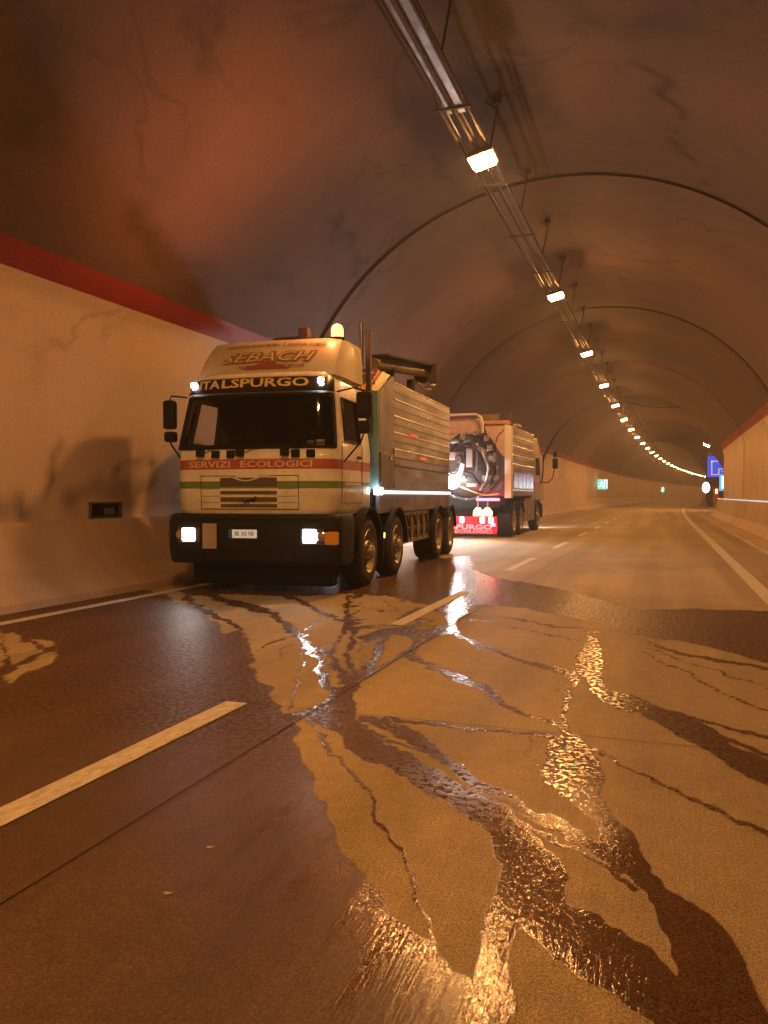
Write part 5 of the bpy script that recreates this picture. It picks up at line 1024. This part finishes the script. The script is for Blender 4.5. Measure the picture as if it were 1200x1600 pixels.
def build_body1():
    t = t1; hw = 1.18
    tank_body(t, 1.95, 7.85, hw, 1.36, 3.20, 3.32, .92, 5)
    # bulkhead at the front and the ribbed sloping panel above it, the beacon's orange light put into its colour
    MB().box(-hw,hw,1.90,1.975,1.40,2.87).build('bulkhead', M_TEAL_LIT, t, bevel=.01)
    for sx in (-1, 1):
        x0, x1 = sorted((sx*(hw-.02), sx*(hw+.004)))
        m = MB(); m.prism([(1.98,1.40),(2.86,1.40),(2.86,3.20),(2.75,3.20),(1.98,2.87)], 'x', x0, x1); m.build('side_panel', M_ALU2, t)
    m = MB(); m.add([(-hw,1.90,2.88),(hw-.12,1.90,2.88),(hw-.12,2.62,3.26),(-hw+.12,2.62,3.26)], [(0,1,2,3)])
    m.add([(hw-.12,1.90,2.88),(hw+.006,1.90,2.86),(hw+.006,2.62,3.20),(hw-.12,2.62,3.26)], [(0,1,2,3)], 1)
    pn = m.build('sloping_panel', [mat('beacon_lit_ribbed', (.45,.17,.07), .45, .2), M_FAIR], t)
    for k in range(26):
        x = -hw+.06+k*(2*hw-.22)/25; kx = 1
        MB().tube([(x,1.895,2.89),(x*kx,2.545,3.27)], .012, 4).build('rib', mat('rib_beacon_lit', (.5,.22,.10), .4, .3) if k == 0 else bpy.data.materials['rib_beacon_lit'], pn)
    MB().box(-1.0,1.0,2.5,2.56,3.24,3.30).build('top_bar', M_ALU2, t)
    MB().tube([(.75,2.3,3.15),(.75,2.3,3.36),(.45,2.3,3.37)], .02, 6).build('grab_rail', M_RUST, t)
    MB().box(.70,.80,2.25,2.35,3.15,3.40).build('valve_block', M_RUST, t, bevel=.01)
    # locker door in the front side panel
    d = MB().box(hw+.002,hw+.02,2.02,2.82,1.48,1.96).build('locker_door', M_ALU2, t, bevel=.01)
    MB().box(hw+.02,hw+.03,2.55,2.66,1.86,1.92).build('latch', M_CHROME, d)
    MB().box(hw-.01,hw+.012,2.845,2.865,1.42,2.06).build('post_seam', M_CHAS, t)
    # reflective strip along the lower edge, the light on it painted as a glow
    MB().box(hw-.01,hw+.03,1.98,7.85,1.325,1.372).build('reflective_strip', M_REFLGLOW, t)
    MB().box(hw-.03,hw+.05,1.78,2.02,1.31,1.42).build('marker_lamp', glow('marker_white2', (1,.97,.93), 14), t, bevel=.01)
    # skirt
    for sx in (-1,1):
        x0, x1 = sorted((sx*(hw-.06), sx*(hw-.01))); MB().box(x0,x1,2.0,7.9,1.03,1.32).build('skirt', M_ALU2, t)
    # reflective glints on the panels, added as thin glowing red bars
    for (y, z, m_) in ((4.25,2.36,'r'),(5.0,1.98,'r')):
        MB().box(hw+.012,hw+.026,y-.25,y+.25,z-.012,z+.012).build('glint_bar', mat('red_glint_'+str(y), (.5,.02,.02), .3, emit=(1,.03,.02), estr=1.1), t)
    # boom and hose on the roof
    b = MB(); b.tube([(.90,2.7,3.40),(.95,6.4,3.80)], .09, 12); bm_ = b.build('suction_boom', mat('olive_boom', (.24,.20,.10), .5, .2, var=.3), t, smooth=True)
    MB().box(.72,1.18,6.35,6.47,3.60,3.98).build('bracket', M_RUST, bm_); MB().prism([(2.8,3.54),(6.4,3.94),(6.4,3.98),(2.8,3.57)], 'x', .75, 1.12).build('top_plate', M_RUST, bm_)
    MB().tube([(.95,5.6,3.50),(1.0,6.0,3.44),(1.05,6.4,3.47),(1.1,6.5,3.55),(1.0,6.2,3.58)], .03, 8).build('hose', M_CHROME, bm_)
    for y in (3.6, 5.2): MB().box(.85,1.0,y-.04,y+.04,3.2,3.5).build('support', M_RUST, bm_)
    # chassis
    c = MB(); c.box(-.48,-.36,.4,7.9,.62,.92); c.box(.36,.48,.4,7.9,.62,.92); c.box(-.45,.45,.5,1.6,.45,1.0); c.box(-1.0,1.0,1.2,1.56,.45,.6)
    for y in (1.38,3.02,6.55,7.90): c.cyl((-.9,y,.5),(.9,y,.5),.11,10); c.box(-.2,.2,y-.2,y+.2,.35,.68)
    c.box(-1.05,1.05,2.0,7.8,1.0,1.34); c.box(-1.0,1.0,.28,.5,.10,.5); c.box(-.85,.85,.5,1.0,.14,.5)
    c.build('chassis', M_CHAS, t)
    for y, deep in ((1.38,False),(3.02,False),(6.55,True),(7.90,True)):
        for sx in (-1,1): wheel(t, sx*1.20, y, sx, .5, .30 if not deep else .45, deep)
    for sx in (-1,1):
        a, b_ = sorted((sx*.88, sx*1.235))
        fender(t, a, b_, 1.38, .62, 12, 178, z=.52); fender(t, a, b_, 3.02, .62, 0, 165, z=.50)
        fender(t, a, b_, 6.55, .60, 40, 178, z=.5); fender(t, a, b_, 7.90, .60, 10, 140, z=.5)
        MB().box(a, b_, 2.02, 2.05, .35, .8).build('mud_flap', M_BLACK, t)
        # lockers and struts between the axles
        x0, x1 = sorted((sx*.75, sx*1.14)); bx = MB().box(x0,x1,3.80,5.85,.46,1.02).build('side_locker', M_LOCK, t, bevel=.02)
        xs = sx*1.145
        for k in range(4):
            y = 3.95+k*.5; q = MB(); q.tube([(xs,y,.95),(xs+sx*.01,y+.12,.76),(xs,y+.22,.95)], .02, 5); q.tube([(xs,y,.55),(xs+sx*.01,y+.10,.72),(xs,y+.22,.55)], .018, 5); q.build('strap', M_RUST, bx)
            MB().box(*sorted((xs-sx*.004, xs+sx*.006)),y-.02+.3,y+.30,.50,.98).build('seam', M_CHAS, bx)
    MB().box(1.14,1.17,2.30,2.36,.64,.72).build('side_marker', glow('amber_marker', (1,.55,.12), 6), t)
build_body1()
# the headlights throw real light
def spot(name, parent, loc, rot, power, col, size=R(60), blend=.6, r=.05):
    l = bpy.data.lights.new(name, 'SPOT'); l.energy = power; l.color = col; l.spot_size = size; l.spot_blend = blend; l.shadow_soft_size = r
    o = bpy.data.objects.new(name, l); COL.objects.link(o); o.parent = parent; o.location = loc; o.rotation_euler = rot; return o
for sx in (-.85,.85): spot('headlight_beam', t1, (sx,-.16,.78), (R(83),0,R(180)), 22, (1,.93,.88), R(100))
# rotating beacon, its mirror turned to the vault on the left; the dome also glows all round
def aim(o, target, origin):
    d = Vector(target)-Vector(origin); o.rotation_euler = d.to_track_quat('-Z','Y').to_euler()
wl = t1.matrix_world if False else Matrix.Translation(t1.location) @ Matrix.Rotation(t1.rotation_euler.z, 4, 'Z')
bpos = wl @ Vector((.66,.86,3.70))
s_ = spot('beacon_beam', None, bpos, (0,0,0), 560, (1,.29,.08), R(108), 1.0, .04); aim(s_, (-6.3,9.8,6.6), bpos)
p = bpy.data.lights.new('beacon_glow', 'POINT'); p.energy = 28; p.color = (1,.30,.09); p.shadow_soft_size = .06
po = bpy.data.objects.new('beacon_glow', p); COL.objects.link(po); po.location = wl @ Vector((.80,.85,3.82))
# ---------------------------------------------------------------- second truck, seen from behind
t2 = empty('tanker_truck', (-5.63, 24.2, 0), 0, 'farther waste tanker truck seen from behind with open rear gear and red banner', 'truck', 'vacuum tanker trucks parked in the left lane')
M_POST = mat('post_white', (.70,.66,.64), .4)
M_TANK = mat('tank_dark', (.09,.075,.075), .32, .3, var=.3, vscale=3, coat=.3)
M_PINKW = mat('pale_tarp', (.62,.44,.36), .6, var=.25, vscale=6)
M_ORT = mat('orange_tarp', (.55,.26,.15), .6, var=.3, vscale=8)
M_EQ = mat('equipment_grey', (.28,.24,.23), .45, .4, var=.35, vscale=8)
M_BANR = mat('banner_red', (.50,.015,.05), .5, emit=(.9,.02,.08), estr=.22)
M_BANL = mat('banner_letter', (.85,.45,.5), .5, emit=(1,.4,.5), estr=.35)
M_REDL = glow('red_lit', (1,.04,.06), 22)
def build_truck2():
    t = t2; hw = 1.25
    tank_body(t, .05, 4.55, hw, 1.28, 3.50, 3.55, .28, 6)
    # cab seen from the side
    c = MB(); prof = [(4.75,1.0),(4.75,3.0),(5.0,3.35),(6.0,3.45),(6.55,3.1),(6.9,2.65),(7.15,1.9),(7.18,.95),(6.6,.95),(6.45,1.1),(5.4,1.1)]
    c.prism(prof, 'x', -1.17, 1.17); cb = c.build('cab', mat('cab_grey', (.36,.30,.24), .4, var=.2), t, bevel=.05)
    MB().prism([(5.6,2.05),(6.7,2.05),(6.45,2.7),(5.6,2.7)], 'x', 1.172, 1.18).build('side_window', M_CHAS, t)
    MB().box(1.171,1.178,5.35,5.36,1.15,2.8).build('door_seam', M_CHAS, t)
    MB().box(1.171,1.182,5.2,6.9,1.75,1.85).build('side_band', M_REDP, t)
    MB().box(-1.2,1.2,6.95,7.32,.45,1.0).build('bumper', M_BLACK, t, bevel=.04)
    # corner pillars, worklit
    for sx in (-1,1):
        m = MB(); x0, x1 = sorted((sx*1.08, sx*1.27)); m.prism([(x0,1.22),(x1,1.22),(x1,3.30),(x1-sx*.03,3.42),(x0,3.46)] if sx > 0 else [(x1,1.22),(x0,1.22),(x0,3.30),(x0+.03,3.42),(x1,3.46)], 'y', -.02, .30)
        m.build('corner_post', M_POST, t)
    # upper fan-shaped gusset
    g = MB(); pts = [(1.08,3.40)]+[(1.08-.62*math.sin(R(a)), 3.40-.85*(1-math.cos(R(a)))) for a in range(0,91,15)]+[(.46,3.40)]
    g.prism([(1.08,3.42),(1.08,2.45),(.92,2.62),(.72,2.95),(.52,3.2),(.45,3.42)], 'y', -.01, .03); g.build('gusset', M_PINKW, t)
    MB().tube([(.80,-.03,2.55),(.78,-.03,2.8),(.86,-.03,3.1),(1.05,-.03,3.3)], .012, 5).build('cable', M_CHAS, t)
    MB().box(.30,1.2,-.03,.4,3.46,3.58).build('roof_beam', M_ORT, t, bevel=.02)
    # tank end
    e = MB(); e.lathe([(-.42,.001),(-.41,.25),(-.36,.5),(-.26,.72),(-.12,.88),(-.02,.95),(.3,.95)], 'y', (-.10,.12,2.15), 48); tk = e.build('tank', M_TANK, t, smooth=True)
    r_ = MB(); r_.lathe([(-.08,.93),(-.08,1.01),(-.02,1.01),(-.02,.93)], 'y', (-.10,.06,2.15), 48); r_.build('flange', M_TANK, tk, smooth=True)
    for k in range(16):
        a = 2*math.pi*k/16; x = -.10+.97*math.cos(a); z = 2.15+.97*math.sin(a)
        MB().box(x-.035,x+.035,-.10,.04,z-.035,z+.035).build('clamp', M_EQ, tk)
    # equipment on the door
    for (x0,x1,y0,y1,z0,z1,m) in ((.02,.22,-.62,-.35,2.15,2.72,M_EQ),(-.52,-.06,-.58,-.38,2.38,2.62,M_EQ),(-.30,-.08,-.70,-.5,2.30,2.50,M_CHAS),(.30,.36,-.55,-.45,2.0,2.75,M_CHROME),(.02,.34,-.52,-.46,1.55,1.66,M_EQ),(-.15,.0,-.55,-.42,1.8,1.9,M_RUST),(.62,.86,-.4,-.2,2.30,2.58,M_EQ),(.64,.84,-.46,-.38,2.36,2.50,M_CHROME)):
        MB().box(x0,x1,y0,y1,z0,z1).build('valve_box', m, t, bevel=.015)
    MB().lathe([(0,.001),(0,.10),(.05,.12),(.12,.12),(.12,.001)], 'y', (-.19,-.76,2.40), 18).build('valve_wheel', M_RUST, t, smooth=True)
    for a, b, r in (((-.62,-.5,2.25),(-.28,-.35,3.05),.055),((.50,-.4,3.0),(.72,-.3,2.5),.05),((.15,-.4,3.05),(.55,-.4,2.75),.09),((-.05,-.45,2.75),(-.02,-.3,3.2),.03),((.24,-.5,2.8),(.36,-.4,3.3),.035)):
        MB().cyl(a, b, r, 10).build('hydraulic_ram', M_RUST if r > .035 else M_CHROME, t, smooth=True)
    MB().tube([(-.75,-.45,2.85),(-.35,-.5,2.95),(-.1,-.45,2.9),(.1,-.48,3.0),(.32,-.45,2.8),(.52,-.5,2.62),(.6,-.45,2.35)], .075, 10).build('suction_hose', M_EQ, t, smooth=True)
    MB().tube([(-.62,-.5,1.68),(-.35,-.55,1.80),(-.15,-.6,1.98),(-.08,-.6,2.25)], .075, 10).build('suction_hose', mat('hose_pale', (.70,.38,.38), .5), t, smooth=True)
    MB().tube([(-.30,-.55,1.62),(.05,-.6,1.48),(.35,-.55,1.36),(.60,-.4,1.30),(.95,-.3,1.35)], .022, 6).build('hose', mat('hose_yellow', (.6,.42,.14), .5), t)
    MB().tube([(.55,-.4,2.6),(.68,-.45,2.1),(.60,-.4,1.75),(.4,-.35,1.45)], .05, 8).build('hose', M_EQ, t, smooth=True)
    MB().box(.45,.95,-.30,-.22,1.55,1.70, M=Matrix.Translation((.0,0,.2)) ).build('bracket', M_EQ, t)
    b = MB(); M_ = Matrix.Translation((.70,-.25,1.65)) @ Matrix.Rotation(R(-48),4,'Y'); b.box(-.33,.33,-.04,.04,-.05,.05, M=M_); b.build('strut', M_CHROME, t)
    for pts, r in (([(-.85,-.42,2.2),(-.6,-.55,2.55),(-.45,-.5,2.95),(-.2,-.45,3.15)], .045), ([(-.7,-.4,1.9),(-.3,-.62,2.05),(.2,-.6,1.95),(.45,-.5,1.6)], .035),
                   ([(.1,-.6,2.75),(.3,-.7,2.95),(.62,-.5,2.9),(.78,-.35,2.5)], .04), ([(-.5,-.5,2.6),(-.1,-.65,2.85),(.35,-.6,2.65),(.5,-.55,2.2)], .03),
                   ([(.55,-.45,3.1),(.3,-.6,3.05),(.0,-.55,3.1),(-.2,-.5,2.9)], .05), ([(.85,-.35,2.2),(.8,-.45,1.9),(.7,-.4,1.6)], .04)):
        MB().tube(pts, r, 8).build('hose', M_BLACK, t, smooth=True)
    for x, z in ((-.05,3.05),(.30,3.12),(.62,3.02),(.72,2.72)):
        MB().box(x-.06,x+.06,-.62,-.42,z-.09,z+.09).build('coupling', M_CHROME, t, bevel=.02)
    # tarpaulin box and tubular hoop on top
    h = MB(); h.box(-.88,.36,-.05,.5,3.18,3.66); h.build('tarpaulin', M_PINKW, t, bevel=.05)
    h = MB(); h.box(-.90,.05,-.25,.0,3.0,3.17); h.build('cover', M_PINKW, t, bevel=.04)
    hp = [(-.92,-.15,2.3),(-.92,-.15,3.45),(-.84,-.15,3.68),(-.65,-.15,3.78),(.22,-.15,3.78),(.38,-.15,3.68),(.43,-.15,3.5),(.43,-.15,3.2)]
    MB().tube(hp, .035, 8).build('hoop', M_POST, t, smooth=True)
    MB().tube([(.55,.2,3.62),(.52,.2,3.85),(.64,.2,3.95),(.76,.2,3.86),(.74,.2,3.65)], .025, 6).build('lifting_eye', M_RUST, t)
    bm_ = MB().tube([(.75,.1,3.66),(.35,4.2,3.72)], .11, 12).build('suction_boom', mat('olive_boom2', (.19,.16,.07), .5, .2, var=.3), t, smooth=True)
    MB().box(.95,1.2,.0,.35,3.56,3.84).build('bracket', M_RUST, bm_); MB().box(.2,1.15,.1,.2,3.60,3.80).build('cross_beam', bpy.data.materials['olive_boom2'], bm_)
    MB().box(.85,1.05,2.6,3.2,3.60,3.70).build('roof_hatch', M_LETY, t, bevel=.02)
    # rear lamps, bar, banner
    MB().box(.28,.98,-.38,-.28,1.14,1.21).build('light_bar', M_REDL, t, bevel=.01)
    for x in (.34,.62):
        MB().prism([(x-.14,.68),(x+.14,.68),(x+.16,.80),(x+.05,.93),(x-.05,.93),(x-.14,.82)], 'y', -.42, -.34).build('yellow_lamp', glow('yellow_lit_%d' % int(x*100), (1,.80,.32), 5), t)
    MB().box(-1.2,.98,-.30,-.22,.93,1.12).build('rear_beam', M_CHAS, t)
    MB().box(.30,.34,-.33,-.30,.9,1.15).build('bracket', M_EQ, t); MB().box(.60,.64,-.33,-.30,.9,1.15).build('bracket', M_EQ, t)
    ban = MB().box(-1.22,.90,-.30,-.27,.12,.66).build('banner', M_BANR, t)
    text('ITALSPURGO', .20, M_BANL, ban, (-.22,-.303,.33), width=1.95, bold=.008)
    text('SERVIZI ECOLOGICI', .13, M_BANL, ban, (-.22,-.303,.195), width=1.95, bold=.003)
    for x in (-.18,.46,.72):
        MB().box(x-.07,x+.07,-.36,-.305,.46,.64).build('tail_lamp', glow('tail_lit_%d' % int(100*x), (1,.75,.72), 9), t, bevel=.03)
    MB().box(.72,.86,-.36,-.31,.36,.46).build('tail_lamp', M_REDL, t)
    # chassis, wheels
    c = MB(); c.box(-.5,.5,.0,6.6,.6,1.0); c.box(-1.1,1.1,.1,4.6,1.0,1.27)
    for y in (.95,2.25,5.95): c.cyl((-.9,y,.5),(.9,y,.5),.11,10)
    c.box(-1.1,-.6,.1,.8,.3,1.1)
    c.build('chassis', M_CHAS, t)
    for y, d in ((.95,True),(2.25,True),(5.95,False)):
        for sx in (-1,1): wheel(t, sx*1.21, y, sx, .5, .45 if d else .3, d)
    for sx in (-1,1):
        a, b_ = sorted((sx*.8, sx*1.24))
        for y in (.95,2.25): fender(t, a, b_, y, .6, 25, 155)
        fender(t, a, b_, 5.95, .62, 5, 175)
        x0, x1 = sorted((sx*.8, sx*1.2)); bx = MB().box(x0,x1,2.95,5.2,.42,1.2).build('side_locker', M_LOCK, t, bevel=.02)
        for y in (3.5, 4.1, 4.65): MB().box(*sorted((sx*1.2, sx*1.206)),y,y+.02,.46,1.16).build('seam', M_CHAS, bx)
        MB().box(*sorted((sx*1.25, sx*1.265)),.30,4.5,1.44,1.49).build('trim_rail', M_CHROME, t)
    # polished panels low on the side, blue reflected light put into their colour
    for k in range(5):
        y = .5+k*.8; MB().box(1.252,1.268,y,y+.74,1.52,2.02).build('polished_panel', mat('blue_lit_polished', (.42,.48,.66), .15, 1.0, bump=.25, bscale=5) if k == 0 else bpy.data.materials['blue_lit_polished'], t)
    # mirror arm on the right
    mr = MB().box(1.62,1.82,6.85,6.97,2.32,2.72).build('mirror', M_BLACK, t, bevel=.04)
    MB().box(1.64,1.78,6.87,6.97,2.76,2.98).build('wide_mirror', M_BLACK, mr, bevel=.04)
    MB().tube([(1.18,6.75,2.9),(1.28,6.85,2.85),(1.26,6.9,2.2),(1.2,6.85,1.75)], .025, 6).tube([(1.25,6.88,1.80),(1.45,6.9,1.78),(1.62,6.9,1.95),(1.70,6.9,2.32)], .02, 6).build('arm', M_BLACK, mr)
    # work lamp hung at the rear, facing back
    wlp = MB().lathe([(.0,.001),(.0,.08),(-.08,.13),(-.14,.14),(-.14,.001)], 'y', (-.36,-.62,1.70), 20).build('work_lamp', M_CHAS, t, smooth=True)
    MB().lathe([(-.145,.001),(-.145,.20),(-.14,.205)], 'y', (-.36,-.62,1.70), 20).build('lens', glow('work_lamp_lit', (1,.93,.90), 160), wlp)
    MB().tube([(-.42,-.6,1.7),(-.5,-.4,1.75),(-.62,-.3,1.9)], .02, 6).build('arm', M_RUST, wlp)
build_truck2()
# its lights: work lamp over the wet slab and back on the gear; headlights on the road ahead
spot('work_beam', t2, (-.42,-.80,1.70), (R(68),0,R(180)), 1400, (1,.88,.84), R(140), .8, .10)
p = bpy.data.lights.new('work_glow', 'POINT'); p.energy = 100; p.color = (1,.88,.86); p.shadow_soft_size = .1
po = bpy.data.objects.new('work_glow', p); COL.objects.link(po); po.parent = t2; po.location = (-.30,-1.05,1.85)
for sx in (-.8,.9): spot('headlight_beam', t2, (sx,7.4,.80), (R(80),0,0), 420, (1,.93,.86), R(110), .7)
# ================================================================ damp air in the bore
hz = bpy.data.materials.new('damp_air'); hz.use_nodes = True
nt, L = hz.node_tree.nodes, hz.node_tree.links
nt.remove(nt['Principled BSDF'])
pv = nt.new('ShaderNodeVolumePrincipled'); pv.inputs['Color'].default_value = (.95,.93,.92,1); pv.inputs['Density'].default_value = .0023; pv.inputs['Anisotropy'].default_value = .3
L.new(pv.outputs[0], nt['Material Output'].inputs['Volume'])
o = MB().box(-60, 110, -50, 530, -1.2, 12).build('haze', hz); tag(o, kind='stuff')
